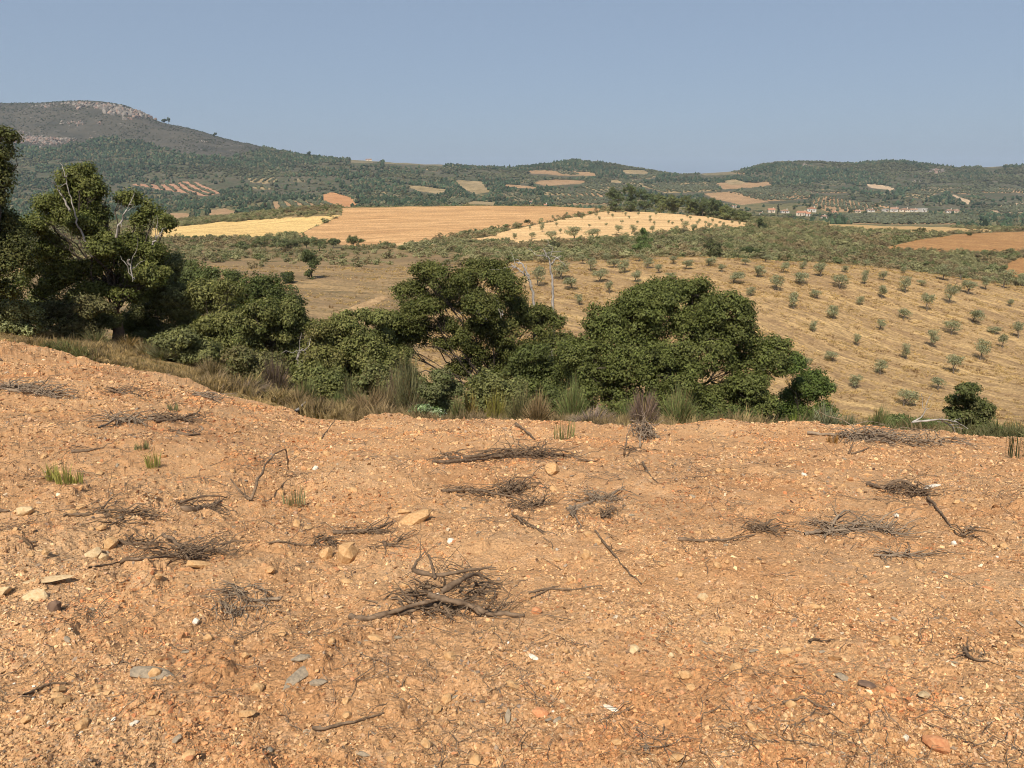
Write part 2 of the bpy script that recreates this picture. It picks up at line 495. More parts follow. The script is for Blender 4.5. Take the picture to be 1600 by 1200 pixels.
HILL_FIELDS = [  # far fields and orchards: key, row spacing (0 = none), outline
    ('hill_a', 11, [(200, 288), (277, 288), (284, 284), (308, 285), (347, 302), (320, 307), (297, 303), (225, 292)]),
    ('hill_b', 0, [(505, 304), (520, 300), (545, 308), (560, 321), (540, 324), (505, 322)]),
    ('hill_c', 9, [(420, 316), (470, 314), (505, 318), (530, 325), (480, 333), (425, 331)]),
    ('hill_c', 0, [(328, 328), (352, 326), (372, 331), (360, 337), (325, 336)]),
    ('hill_c', 0, [(262, 334), (290, 332), (300, 338), (270, 342)]),
    ('hill_d', 0, [(632, 291), (657, 291), (700, 296), (688, 303), (655, 299)]),
    ('hill_d', 0, [(710, 282), (752, 283), (766, 300), (742, 303), (728, 297)]),
    ('hill_d', 0, [(704, 312), (775, 316), (772, 321), (706, 317)]),
    ('hill_c', 0, [(825, 266), (930, 270), (934, 275), (880, 275), (828, 271)]),
    ('hill_c', 0, [(828, 284), (870, 281), (920, 283), (905, 288), (850, 291)]),
    ('hill_c', 8, [(874, 307), (905, 300), (955, 304), (950, 319), (880, 320)]),
    ('hill_d', 8, [(905, 292), (950, 287), (995, 288), (990, 299), (935, 301)]),
    ('hill_d', 9, [(997, 289), (1040, 286), (1120, 285), (1122, 299), (1040, 302)]),
    ('hill_c', 0, [(1095, 303), (1150, 299), (1178, 309), (1200, 316), (1160, 320), (1120, 312)]),
    ('hill_c', 9, [(1135, 300), (1200, 294), (1268, 301), (1262, 310), (1200, 315), (1170, 308)]),
    ('hill_c', 0, [(1120, 286), (1200, 284), (1205, 290), (1130, 296)]),
    ('hill_f', 0, [(1090, 271), (1130, 265), (1162, 266), (1150, 272), (1100, 275)]),
    ('hill_c', 12, [(1265, 313), (1290, 307), (1330, 313), (1392, 324), (1380, 330), (1290, 331)]),
    ('hill_c', 9, [(1315, 338), (1380, 335), (1480, 337), (1530, 338), (1520, 350), (1400, 351), (1330, 349)]),
    ('hill_e', 0, [(1350, 288), (1370, 289), (1402, 295), (1390, 298), (1360, 294)]),
    ('hill_d', 10, [(1412, 306), (1425, 297), (1478, 292), (1480, 297), (1440, 311)]),
    ('hill_e', 0, [(1486, 305), (1490, 305), (1518, 315), (1512, 321), (1509, 317)]),
    ('hill_e', 8, [(1545, 328), (1570, 319), (1602, 316), (1700, 316), (1700, 332), (1560, 333)]),
    ('hill_c', 8, [(1530, 297), (1560, 294), (1620, 296), (1620, 302), (1540, 302)]),
    ('hill_f', 0, [(546, 248), (572, 246), (600, 250), (580, 255), (548, 254)]),
    ('hill_f', 0, [(600, 250), (700, 255), (690, 259), (600, 256)]),
    ('hill_f', 0, [(1530, 259), (1560, 255), (1572, 258), (1550, 263)]),
    ('hill_d', 0, [(400, 280), (420, 278), (432, 283), (412, 288)]),
]
_r = random.Random(12)
for _ in range(34):
    cx, cy = _r.uniform(380, 1590), _r.uniform(264, 318)
    if cx < 560 and cy < 280: continue
    if 1180 < cx < 1600 and (cy < 286 or cy > 306): continue
    w_, h_, sk = _r.uniform(9, 30), _r.uniform(1.6, 4.2), _r.uniform(-14, 14); t_ = _r.uniform(-2, 2)
    HILL_FIELDS.append((_r.choice(['hill_d', 'hill_f', 'hill_f', 'hill_c', 'hill_d']), _r.choice([0, 8, 8, 9]), [(cx - w_ + sk, cy - h_ - t_), (cx + w_ * .6 + sk, cy - h_ + t_), (cx + w_, cy + h_ * .4 + t_), (cx + w_ * .4, cy + h_), (cx - w_ * .8, cy + h_ * .7 - t_)]))
HEATH = [(0, 130), (300, 130), (420, 226), (360, 246), (300, 243), (230, 225), (160, 212), (90, 232), (20, 225), (-300, 225), (-300, 130)]

PXg, PYg = pix(XX, YY, ZZ)
ctr = lambda A: (A[:-1, :-1] + A[1:, :-1] + A[:-1, 1:] + A[1:, 1:]) / 4
cx_, cy_ = ctr(PXg), ctr(PYg); yc = ctr(YY); xc = ctr(XX)
jx = 3.6 * fbm(xc / (0.02 * yc + .5), yc / (0.02 * yc + .5), 31, 3); jy = 1.7 * fbm(xc / (0.02 * yc + .5), yc / (0.02 * yc + .5), 37, 3)
zone = np.full(yc.shape, 0, int)      # 0 hillside
lipcc = (lipc[:-1] + lipc[1:]) / 2
zone[yc < 420] = 1                    # scrubland
zone[yc < 121 + 6 * (vnoise(xc / 8, yc / 8, 77) - .5)] = 2     # dry slopes
pxs = cx_ + 40 * fbm(xc / 9, yc / 9, 55, 3)
zone[(yc < 158 + 46 * fbm(xc / 16, yc / 16, 57, 4)) & (pxs < 720 - 0.6 * (cy_ - 400))] = 3         # fallow slope on the left
zone[yc < 48] = 4                     # gully
for k, (nm, lb, mk, (ya, yb), poly) in enumerate(ZONES):
    zone[inside(cx_ + jx, cy_ + jy, poly) & (yc > ya) & (yc < yb)] = 10 + k
for k, (mk, sp, poly) in enumerate(HILL_FIELDS):
    zone[inside(cx_ + jx * 0.7, cy_ + jy * 0.6, poly) & (yc > 480) & (yc < 1660)] = 40 + k

_d = hit(1600, 525, 52, 118) - hit(1380, 455, 52, 118); STREAK = math.atan2(_d[1], _d[0])
# ---- ground materials (linear base colours)
GM = {
    'hill': ground_mat('hillside_heath', (0.075, 0.070, 0.045), (0.115, 0.098, 0.066), (0.060, 0.072, 0.036), 0.012, 0.06, 0.3),
    'scrub': ground_mat('scrub_floor', (0.17, 0.125, 0.062), (0.25, 0.175, 0.085), (0.12, 0.105, 0.05), 0.05, 0.25, 1.6, 0.05),
    'grove': ground_mat('dry_grass_slope', (0.26, 0.167, 0.085), (0.45, 0.305, 0.142), (0.20, 0.13, 0.069), 0.45, 1.7, 3.2, 0.06, (0.22, 1.5, 1.0), STREAK),
    'fallow': ground_mat('fallow_slope', (0.20, 0.135, 0.076), (0.31, 0.208, 0.105), (0.155, 0.115, 0.06), 0.09, 0.5, 2.8, 0.06, (.35, 1.6, 1), -0.3),
    'gully': ground_mat('gully_grass', (0.24, 0.16, 0.07), (0.40, 0.27, 0.11), (0.15, 0.11, 0.055), 0.5, 2.2, 9.0, 0.03),
    'wheat': ground_mat('mown_straw', (0.58, 0.40, 0.16), (0.66, 0.47, 0.20), (0.42, 0.27, 0.105), 0.06, 0.26, 1.6, 0.03, (.25, 2.5, 1), 0.35),
    'plough': ground_mat('tan_stubble', (0.45, 0.26, 0.118), (0.56, 0.345, 0.165), (0.32, 0.18, 0.082), 0.08, 0.26, 1.8, 0.05, (.25, 2.0, 1), -0.2),
    'stubble': ground_mat('straw_stubble', (0.60, 0.395, 0.19), (0.68, 0.47, 0.24), (0.40, 0.245, 0.115), 0.07, 0.24, 1.6, 0.04, (.15, 2.2, 1), 0.1),
    'brown': ground_mat('rust_grass', (0.30, 0.155, 0.062), (0.40, 0.23, 0.095), (0.23, 0.12, 0.05), 0.07, 0.5, 2.0, 0.06, (1, 3, 1)),
    'strip': ground_mat('pale_strip', (0.42, 0.27, 0.12), (0.50, 0.34, 0.15), (0.30, 0.20, 0.09), 0.08, 0.5, 1.5, 0.05),
    'track': ground_mat('track_earth', (0.36, 0.235, 0.12), (0.45, 0.30, 0.155), (0.28, 0.18, 0.09), 0.3, 0.9, 4.0, 0.03),
    'hill_a': ground_mat('pink_earth', (0.336, 0.188, 0.116), (0.400, 0.232, 0.144), (0.288, 0.160, 0.096), 0.02, 0.1, 0.6),
    'hill_b': ground_mat('orange_earth', (0.400, 0.200, 0.088), (0.464, 0.248, 0.112), (0.352, 0.168, 0.072), 0.03, 0.12, 0.6),
    'hill_c': ground_mat('tan_earth', (0.296, 0.188, 0.100), (0.368, 0.240, 0.132), (0.248, 0.156, 0.080), 0.02, 0.09, 0.6),
    'hill_d': ground_mat('olive_plot_earth', (0.264, 0.196, 0.104), (0.336, 0.252, 0.140), (0.176, 0.136, 0.068), 0.02, 0.09, 0.6),
    'hill_f': ground_mat('olive_heath', (0.17, 0.14, 0.085), (0.22, 0.18, 0.105), (0.13, 0.115, 0.065), 0.02, 0.09, 0.6),
    'valley': ground_mat('valley_grass', (0.12, 0.108, 0.052), (0.21, 0.165, 0.082), (0.095, 0.095, 0.045), 0.014, 0.07, 0.5),
    'hill_e': ground_mat('pale_earth', (0.416, 0.304, 0.192), (0.464, 0.352, 0.232), (0.352, 0.248, 0.152), 0.02, 0.09, 0.6),
}
# heath on the mountain: purple brown with grey rock
m_, nt_, b_, o_ = nmat('mountain_heath')
n1 = noise_n(nt_, pos_n(nt_), 0.02, 6, 0.65)
c1 = ramp_n(nt_, n1, [(0.35, (0.046, 0.044, 0.032)), (0.6, (0.076, 0.067, 0.049))])
n2 = mapr_n(nt_, noise_n(nt_, pos_n(nt_), 0.06, 6, 0.75), 0.60, 0.70)
nt_.links.new(mix_n(nt_, n2, c1, (0.19, 0.165, 0.14)), b_.inputs['Base Color'])
GM['heath'] = m_

zone[(zone == 0) & inside(cx_ + 3 * jx, cy_ + 3 * jy, HEATH)] = 5

def zone_obj(name, mask, mat, label):
    fi, fj = np.nonzero(mask)
    if len(fi) == 0: return None
    a = fi * NC + fj
    Q = np.stack([a, a + 1, a + NC + 1, a + NC], -1)
    u, inv = np.unique(Q.ravel(), return_inverse=True)
    V = np.stack([XX.ravel()[u], YY.ravel()[u], ZZ.ravel()[u]], -1)
    me = mk_mesh(name, V, F4=inv.reshape(-1, 4), smooth=True)
    o = obj(name, me, mat)
    return tag(o, label, None, None, 'structure')

zone[(zone == 0) & (yc < 930 + 90 * fbm(xc / 70, yc / 70, 87, 3))] = 6
zone_obj('valley_floor', zone == 6, GM['valley'], 'olive brown valley floor below the hills')
zone_obj('hillside', zone == 0, GM['hill'], 'distant wooded hills and valley floor')
zone_obj('scrubland_ground', zone == 1, GM['scrub'], 'ground under the scrub on the rise')
zone_obj('grass_slope', zone == 2, GM['grove'], 'dry golden slope planted with young olives')
zone_obj('fallow_slope', zone == 3, GM['fallow'], 'brown fallow slope behind the left trees')
zone_obj('gully_ground', zone == 4, GM['gully'], 'grassy bank between the tilled soil and the gully')
zone_obj('mountain_heath', zone == 5, GM['heath'], 'bare heath on the rocky mountain top')
for k, (nm, lb, mk, yr, poly) in enumerate(ZONES):
    zone_obj(nm, zone == 10 + k, GM[mk], lb)
for k, (mk, sp, poly) in enumerate(HILL_FIELDS):
    zone_obj('hill_field', zone == 40 + k, GM[mk], 'small bare plot on the far hillside')

# ------------------------------------------------------------------ the tilled plot in front
def soil_disp(x, y):
    r = np.hypot(x, y)
    wx = x + 0.06 * fbm(x * 4, y * 4, 71, 3); wy = y + 0.06 * fbm(x * 4, y * 4, 83, 3)
    z = 0.115 * fbm(x / 1.9, y / 1.9, 101, 3) + 0.068 * fbm(x / .55, y / .55, 111, 4)
    z = z + 0.04 * np.sin((x * .18 + y) * 2 * math.pi / 2.3 + 2.5 * fbm(x / 2.5, y / 2.5, 13, 2)) * .5      # tillage ridges
    rich = np.clip(0.5 + 1.3 * fbm(x / 1.4, y / 1.4, 121, 3), 0.08, 1)      # where the clods gather
    z = z + 0.42 * np.minimum(0.34, domes(wx, wy, .62, 131, .12, .33, .35) * .62) * (0.3 + rich)
    z = z + 0.55 * domes(wx, wy, .24, 151, .2, .52, .55, .8) * .24 * rich
    z = z + 0.45 * domes(wx, wy, .11, 171, .2, .6, .6, .9) * .11 * (0.35 + 0.65 * rich) * np.clip((16 - r) / 8, .35, 1)
    z = z + 0.5 * domes(x, y, .052, 191, .25, .65, .65, .9) * .052 * np.clip((8 - r) / 4, 0, 1)
    z = z + 0.5 * domes(x, y, .026, 211, .25, .7, .7, .9) * .026 * np.clip((5 - r) / 2.5, 0, 1)
    z = z + 0.008 * fbm(x / .06, y / .06, 231, 3) * np.clip((9 - r) / 3, 0.2, 1)
    return z

def plot_z(x, y):
    x = np.asarray(x, float); y = np.asarray(y, float)
    ye = np.maximum(y, 0.4)
    s = x / ye
    ly = lip_y(s); g = lip_g(s)
    over = np.maximum(y - ly - 0.25 * fbm(x / .5, y / .5, 311, 3) + .15, 0)
    w = np.clip((y - 0.4) / np.maximum(ly - 1.5, 1), 0, 1); w = w * w * (3 - 2 * w)
    g = g * w + 0.165 * (1 - w)
    fade = np.clip(1 - over / .8, 0, 1)
    lipm = 0.07 * np.exp(-((y - ly + .3) / .5) ** 2) * (s > -.2)
    return -1.6 - g * y - 0.75 * over + lipm + soil_disp(x, y) * fade

SD = np.concatenate([np.linspace(-1.9, -0.74, 110)[:-1], np.linspace(-0.74, 0.74, 650), np.linspace(0.74, 1.9, 110)[1:]])
ly_d = lip_y(SD) + 1.3
# rows even in apparent height
f_ = np.linspace(0, 1, 390)
y0_ = 1.15
g_ = lip_g(SD)
i0 = 1 / y0_; i1 = 1 / ly_d
YD = 1.0 / (i0 + (i1[None, :] - i0) * f_[:, None])
YD = np.concatenate([np.linspace(0.12, 1.13, 24)[:, None] * np.ones_like(SD)[None, :], YD], 0)
XD = SD[None, :] * YD
ZD = plot_z(XD, YD)
R_, C_ = YD.shape
a = (np.arange(R_ - 1)[:, None] * C_ + np.arange(C_ - 1)[None, :]).ravel()
plot_me = mk_mesh('tilled_soil', np.stack([XD, YD, ZD], -1).reshape(-1, 3), F4=np.stack([a, a + 1, a + C_ + 1, a + C_], -1), smooth=False)

m_, nt_, b_, o_ = nmat('tilled_clay_soil')
p_ = pos_n(nt_)
big = noise_n(nt_, p_, 0.8, 4, 0.6, 0.4)
c_ = ramp_n(nt_, big, [(0.28, (0.40, 0.200, 0.088)), (0.45, (0.485, 0.270, 0.128)), (0.60, (0.53, 0.315, 0.158)), (0.76, (0.56, 0.36, 0.195))])
mid_ = noise_n(nt_, p_, 7.0, 5, 0.65, 0.5)
c_ = mix_n(nt_, mapr_n(nt_, mid_, 0.52, 0.70, 0, 0.8), c_, (0.55, 0.35, 0.20))
red_ = noise_n(nt_, p_, 2.1, 5, 0.7, 0.8)
c_ = mix_n(nt_, mapr_n(nt_, red_, 0.62, 0.74, 0, 0.75), c_, (0.42, 0.165, 0.065))
dk_ = noise_n(nt_, p_, 13.0, 5, 0.7, 0.3)
c_ = mix_n(nt_, mapr_n(nt_, dk_, 0.57, 0.70, 0, 0.7), c_, (0.24, 0.13, 0.066))
fine = noise_n(nt_, p_, 75.0, 4, 0.7)
c_ = mix_n(nt_, 1.0, c_, ramp_n(nt_, fine, [(0.30, (0.66, 0.62, 0.58)), (0.52, (1.0, 1.0, 1.0)), (0.72, (1.30, 1.30, 1.32))]), 'MULTIPLY')
nt_.links.new(c_, b_.inputs['Base Color'])
b_.inputs['Roughness'].default_value = 0.95; b_.inputs['Specular IOR Level'].default_value = 0.12
vo = N(nt_, 'ShaderNodeTexVoronoi', feature='F1'); vo.inputs['Scale'].default_value = 55.0; nt_.links.new(p_, vo.inputs['Vector'])
pv = bump_n(nt_, b_, vo.outputs['Distance'], 0.7, 0.010)
pv = bump_n(nt_, b_, noise_n(nt_, p_, 26.0, 5, 0.7, 0.6), 0.8, 0.030, pv)
pv = bump_n(nt_, b_, fine, 0.7, 0.006, pv)
SOIL = m_
tag(obj('tilled_soil', plot_me, SOIL), 'cloddy orange tilled soil filling the front of the picture', None, None, 'structure')

def plot_zf(x, y):
    """Height of the finished soil mesh (lookup)."""
    x = np.asarray(x, float); y = np.maximum(np.asarray(y, float), 1.16)
    s = np.clip(x / y, SD[0], SD[-1]); c = np.clip(np.interp(s, SD, np.arange(C_)), 0, C_ - 1.001)
    i1_ = np.interp(s, SD, i1); f = np.clip((i0 - 1 / y) / (i0 - i1_), 0, 1)
    r = np.clip(24 + f * (len(f_) - 1), 0, R_ - 1.001)
    i = r.astype(int); j = c.astype(int); u = r - i; v = c - j
    return ZD[i, j] * (1 - u) * (1 - v) + ZD[i + 1, j] * u * (1 - v) + ZD[i, j + 1] * (1 - u) * v + ZD[i + 1, j + 1] * u * v

def phit(px, py):
    """Point on the tilled plot seen at a photo pixel."""
    t, den = pt(py); s = (px - 800) / F / den
    ys = np.linspace(1.2, float(lip_y(np.array([s]))[0]) + .3, 900)
    d = t * ys - plot_zf(s * ys, ys)
    k = np.where(d < 0)[0]
    y = ys[int(k[0])] if len(k) else ys[-1]
    return np.array([s * y, y, float(plot_zf(np.array([s * y]), np.array([y]))[0])])

# ------------------------------------------------------------------ shapes for scatters
def rock_mesh(name, seed, flat=0.6, n=16, elong=1.0):
    rng = np.random.default_rng(seed)
    P = rng.normal(0, 1, (n, 3)); P /= np.linalg.norm(P, axis=1, keepdims=True)
    P *= rng.uniform(.8, 1.08, (n, 1)); P *= np.array([elong, 1 / elong ** .5, flat])
    bm = bmesh.new()
    for p in P: bm.verts.new(p)
    r = bmesh.ops.convex_hull(bm, input=bm.verts)
    bmesh.ops.delete(bm, geom=[v for v in bm.verts if not v.link_faces], context='VERTS')
    me = bpy.data.meshes.new(name); bm.to_mesh(me); bm.free()
    return me

def leaf_quads(rng, P, Nrm, L, W, col):
    n = len(P)
    Nrm = Nrm / (np.linalg.norm(Nrm, axis=1, keepdims=True) + 1e-9)
    A = rng.normal(0, 1, (n, 3)); U = np.cross(Nrm, A); U /= np.linalg.norm(U, axis=1, keepdims=True) + 1e-9
    Vv = np.cross(Nrm, U)
    L = np.broadcast_to(L, (n,))[:, None] * rng.uniform(.7, 1.25, (n, 1)); W = np.broadcast_to(W, (n,))[:, None] * rng.uniform(.75, 1.2, (n, 1))
    bend = Nrm * L * rng.uniform(-.25, .25, (n, 1))
    V = np.stack([P - U * L * 1.1 + bend, P + U * L * .75 + Vv * W * 1.15, P + U * L * .75 - Vv * W * 1.15 + bend], 1).reshape(-1, 3)
    a = np.arange(n) * 3
    return V, np.stack([a, a + 1, a + 2], -1), np.repeat(col, 3, 0)

def cloud(rng, lobes, nleaf, L, W, base, cr=0.32, vary=0.22, alt=None, per=55, low=0.75, up=0.5, gaps=None):
    """Leaves gathered in clumps over a set of lobes (centre, radii). Returns quads and the clump centres."""
    C = np.array([c for c, r in lobes]); R = np.array([r for c, r in lobes])
    w = (R[:, 0] * R[:, 2] + R[:, 0] * R[:, 1] + R[:, 1] * R[:, 2]); w = w / w.sum()
    nc = max(8, int(nleaf / per * 1.35))
    k = rng.choice(len(lobes), nc, p=w)
    D = rng.normal(0, 1, (nc, 3)); D /= np.linalg.norm(D, axis=1, keepdims=True)
    keep = (D[:, 2] > -0.35) | (rng.random(nc) < low)
    k, D = k[keep], D[keep]
    rad = rng.uniform(.55, 1.06, (len(k), 1)) ** .7
    P = C[k] + R[k] * D * rad
    deep = np.zeros(len(P), bool)
    for j in range(len(lobes)):
        q = np.linalg.norm((P - C[j]) / R[j], axis=1)
        deep |= (q < .5) & (k != j)
    keep = ~deep | (rng.random(len(P)) < .2)
    if gaps is not None:
        q = P * 2.1 / max(cr / .2, .4)
        g = np.sin(q[:, 0] + 1.7 * np.sin(q[:, 1] * .8)) * np.sin(q[:, 2] * 1.3 + 1.3 * np.sin(q[:, 0] * .7)) + .5 * np.sin(q[:, 1] * 1.9 + q[:, 2])
        keep &= (g > gaps) | (rng.random(len(P)) < .12)
    P, D, k = P[keep], D[keep], k[keep]
    nc = len(P)
    cs = rng.uniform(.65, 1.35, nc)
    ci = np.repeat(np.arange(nc), np.maximum(3, (per * cs ** 2).astype(int)))
    n = len(ci)
    off = rng.normal(0, 1, (n, 3)); off /= np.linalg.norm(off, axis=1, keepdims=True) + 1e-9
    off *= (rng.random((n, 1)) ** .45) * cr * cs[ci][:, None] * np.array([1.15, 1.15, .8])
    LP = P[ci] + off
    nr = 0.6 * D[ci] + 1.3 * off / (cr * cs[ci][:, None]) + np.array([0, 0, up]) + rng.normal(0, .55, (n, 3))
    cc = np.asarray(base)[None, :] * (1 + vary * rng.normal(0, 1, (nc, 1)))
    if alt is not None:
        f = np.clip(rng.normal(.32, .42, (nc, 1)), 0, 1); cc = cc * (1 - f) + np.asarray(alt)[None, :] * f
    col = np.clip(cc[ci] * (1 + .25 * rng.normal(0, 1, (n, 1))), .004, .8)
    V, Q, c = leaf_quads(rng, LP, nr, L, W, col)
    return V, Q, c, P, k

LEAF = leaf_mat('leaf', 0.28, 0.6, 'GEOMETRY', 0.10, 0.15)
LEAF_I = leaf_mat('leaf_scattered', 0.2, 0.6, 'INSTANCER', 0.12, 0.15)
BARK = plain_mat('oak_bark', (0.04, 0.032, 0.025), (0.11, 0.088, 0.07), 9.0, 0.95, 0.1, 0.02, (1, 1, .35))
PALE_BARK = plain_mat('bleached_wood', (0.20, 0.175, 0.15), (0.42, 0.385, 0.345), 14.0, 0.9, 0.1, 0.01, (1, 1, .35))
DEAD = plain_mat('dead_twigs', (0.085, 0.056, 0.036), (0.23, 0.16, 0.105), 22.0, 0.95, 0.1)
GREYTWIG = plain_mat('grey_twigs', (0.15, 0.11, 0.078), (0.31, 0.235, 0.165), 22.0, 0.95, 0.1)
STONE_I = tint_mat('gravel', 0.9, 'INSTANCER', 60.0)

def tuft_mesh(name, seed, n=26, h=0.4, spread=0.16, lean=0.5, w=0.006, segs=2):
    rng = np.random.default_rng(seed); V = []; Q = []; T = []
    k = 0
    for _ in range(n):
        a = rng.uniform(0, 6.283); r = spread * rng.random() ** .5 * .5
        b = np.array([math.cos(a) * r, math.sin(a) * r, 0])
        d = np.array([math.cos(a + rng.normal(0, .6)), math.sin(a + rng.normal(0, .6)), 0]) * lean * rng.uniform(.2, 1.1)
        hh = h * rng.uniform(.45, 1.1)
        side = np.array([-math.sin(a + 1.3), math.cos(a + 1.3), 0]) * w * rng.uniform(.7, 1.4)
        p1 = b + d * hh * .35 + np.array([0, 0, hh * .6]); p2 = b + d * hh + np.array([0, 0, hh])
        V += [b - side, b + side, p1 + side * .8, p1 - side * .8, p2]
        Q.append([k, k + 1, k + 2, k + 3]); T.append([k + 3, k + 2, k + 4]); k += 5
    return mk_mesh(name, np.array(V), F4=Q, F3=T)

def blob_mesh(name, seed, n, L, flat=.8, mat=None, cone=0.0):
    """A small bush or far tree crown: leaf faces on lobes."""
    rng = np.random.default_rng(seed)
    lobes = []
    for _ in range(5):
        c = rng.normal(0, .33, 3); c[2] = .5 + rng.uniform(-.2, .25) * flat
        r = rng.uniform(.30, .5) * (1 - cone * max(0, c[2] - .4))
        lobes.append((c, np.array([r, r, r * flat])))
    V, Q, c, P, k = cloud(rng, lobes, n, L, L * .6, (1, 1, 1), cr=.17, vary=0, per=14)
    return mk_mesh(name, V, F3=Q)

def crown_solid(name, seed, flat=1.0, cone=0.0, sub=2):
    """A knobbly low solid crown for woods seen from a kilometre."""
    bm = bmesh.new(); bmesh.ops.create_icosphere(bm, subdivisions=sub, radius=.5)
    rng = np.random.default_rng(seed); ph = rng.uniform(0, 6.28, 9)
    for v in bm.verts:
        d = v.co.normalized()
        k = 1 + .20 * math.sin(5 * d.x + ph[0]) * math.sin(5 * d.y + ph[1]) + .18 * math.sin(7 * d.z + ph[2] + 3 * d.x) + rng.normal(0, .10)
        v.co = d * .5 * k
        v.co.z *= flat
        if cone: 
            f = 1 - cone * (v.co.z / (.5 * flat) * .5 + .5) * .8
            v.co.x *= f; v.co.y *= f
        v.co.z += .42 * flat
    me = bpy.data.meshes.new(name); bm.to_mesh(me); bm.free()
    return me

# ------------------------------------------------------------------ far woods, orchards, scrub (nobody could count these)
rngF = np.random.default_rng(7)
def zone_at(x, y):
    """Zone of the terrain cell under each point."""
    s = np.clip(x / y, -SMAX, SMAX)
    c = np.clip(np.interp(s, SS, np.arange(NC)), 0, NC - 1.001).astype(int)
    r = np.clip(NN + np.interp(y, YR, np.arange(len(YR))), 0, NR - 1.001).astype(int)
    return zone[np.minimum(r, NR - 2), np.minimum(c, NC - 2)]

# running horizon, to leave out trees that no place near the camera could see
RUNMAX = np.maximum.accumulate(ZZ / YY, 0)
def seen(x, y, z, margin):
    s = np.clip(x / y, -SMAX, SMAX)
    c = np.clip(np.interp(s, SS, np.arange(NC)), 0, NC - 1).astype(int)
    r = np.clip(NN + np.interp(y * .985, YR, np.arange(len(YR))), 0, NR - 1).astype(int)
    return z / y > RUNMAX[r, c] - margin

def polar_points(rng, n, ya, yb, sm=1.0):
    y = np.sqrt(rng.uniform(ya * ya, yb * yb, n)); s = rng.uniform(-sm, sm, n)
    return s * y, y

WOOD = [crown_solid('wood_crown', k, [.9, 1.0, .8, 1.1, 1.5, 1.6][k], [0, 0, 0, .2, .6, .5][k], 2) for k in range(6)]
for me in WOOD: me.materials.append(LEAF_I)
WOODC = source_collection('wood_crowns', WOOD)
x, y = polar_points(rngF, 260000, 430, 1640, 0.95)
zn = zone_at(x, y); z = ground_z(x, y)
px, py = pix(x, y, z)
dens = np.clip(.42 + 1.5 * fbm(x / 110, y / 110, 401, 4), .08, 1.0)
dens = np.where((y < 800), dens * .6, dens)
dens = np.where((px < 620) & (py > 212) & (py < 275), np.maximum(dens, .85), dens)            # pine belt under the mountain
dens = np.where((px > 1130) & (py < 286), np.maximum(dens, .9), dens)                          # right hills
dens = np.where((px > 780) & (px < 1060) & (py < 275), np.maximum(dens, .9), dens)
dens = np.where((px > 560) & (px < 900) & (py > 283) & (py < 320), np.maximum(dens, .85), dens)
heathy = (px > 1395) & (px < 1455) & (py > 265) & (py < 288) & (fbm(x / 60, y / 60, 413, 2) > -.2)
dens = np.where(heathy, .2, dens)
dens = np.where((px > 690) & (px < 800) & (py > 255) & (py < 272), .25, dens)
dens = np.where((px > 440) & (px < 590) & (py > 258) & (py < 272), .25, dens)
keep = ((zn == 0) | (zn == 6)) & (rngF.random(len(x)) < dens) & seen(x, y, z + 5, .004)
keep &= ~((px > 1195) & (px < 1500) & (py > 322) & (py < 336))
for mk, sp, poly in HILL_FIELDS: keep &= ~(inside(px, py - 2.0, poly) | inside(px, py - 4.5, poly))
keep &= rngF.random(len(x)) < np.clip(.75 + 1.6 * fbm(x / 38, y / 38, 407, 3), .1, 1)
x, y, z, px, py = x[keep], y[keep], z[keep], px[keep], py[keep]
n = len(x)
pine = (np.clip(fbm(x / 150, y / 150, 421, 3) + .25 * (px < 620) + .1, -.3, 1) > rngF.normal(.12, .12, n))
dia = (2.3 + 2.6 * rngF.random(n) ** 1.6) * np.where(y > 1000, 1.1, .9)
hc = np.clip(rngF.normal(1, .24, (n, 1)) * (1 + .35 * fbm(x / 60, y / 60, 409, 3)[:, None]), .4, 1.8)
colr = np.where(pine[:, None], np.array([[.050, .074, .040]]), np.array([[.078, .084, .044]])) * hc
colr = np.where(rngF.random((n, 1)) < .25, np.array([[.115, .108, .062]]) * hc, colr)
idx = np.where(pine, rngF.integers(3, 6, n), rngF.integers(0, 4, n))
rot = np.stack([rngF.normal(0, .08, n), rngF.normal(0, .08, n), rngF.uniform(0, 6.28, n)], -1)
scl = np.stack([dia * rngF.uniform(.85, 1.2, n), dia * rngF.uniform(.85, 1.2, n), dia * rngF.uniform(.6, 1.0, n) * np.where(pine, .95, .8)], -1)
scatter('distant_woodland', 'mixed pine and oak woods covering the distant hills', np.stack([x, y, z - .3], -1), rot, scl, idx, colr, WOODC)

# low heath shrubs on the mountain top and the bare patches
x, y = polar_points(rngF, 60000, 1000, 1660, .95)
zn = zone_at(x, y); z = ground_z(x, y)
keep = (zn == 5) & (rngF.random(len(x)) < np.clip(.5 + 1.2 * fbm(x / 40, y / 40, 431, 3), .1, 1)) & (x / y < .1)
x, y, z = x[keep], y[keep], z[keep]; n = len(x)
colr = np.array([[.070, .072, .046]]) * rngF.normal(1, .2, (n, 1)) * np.where(rngF.random((n, 1)) < .3, np.array([[.7, .95, .75]]), 1)
dia = rngF.uniform(1.2, 3.0, n)
scatter('mountain_heath_shrubs', 'low brown heath shrubs on the mountain top', np.stack([x, y, z - .2], -1),
        np.stack([0 * x, 0 * x, rngF.uniform(0, 6.28, n)], -1), np.stack([dia, dia, dia * .55], -1), rngF.integers(0, 3, n), colr, WOODC)

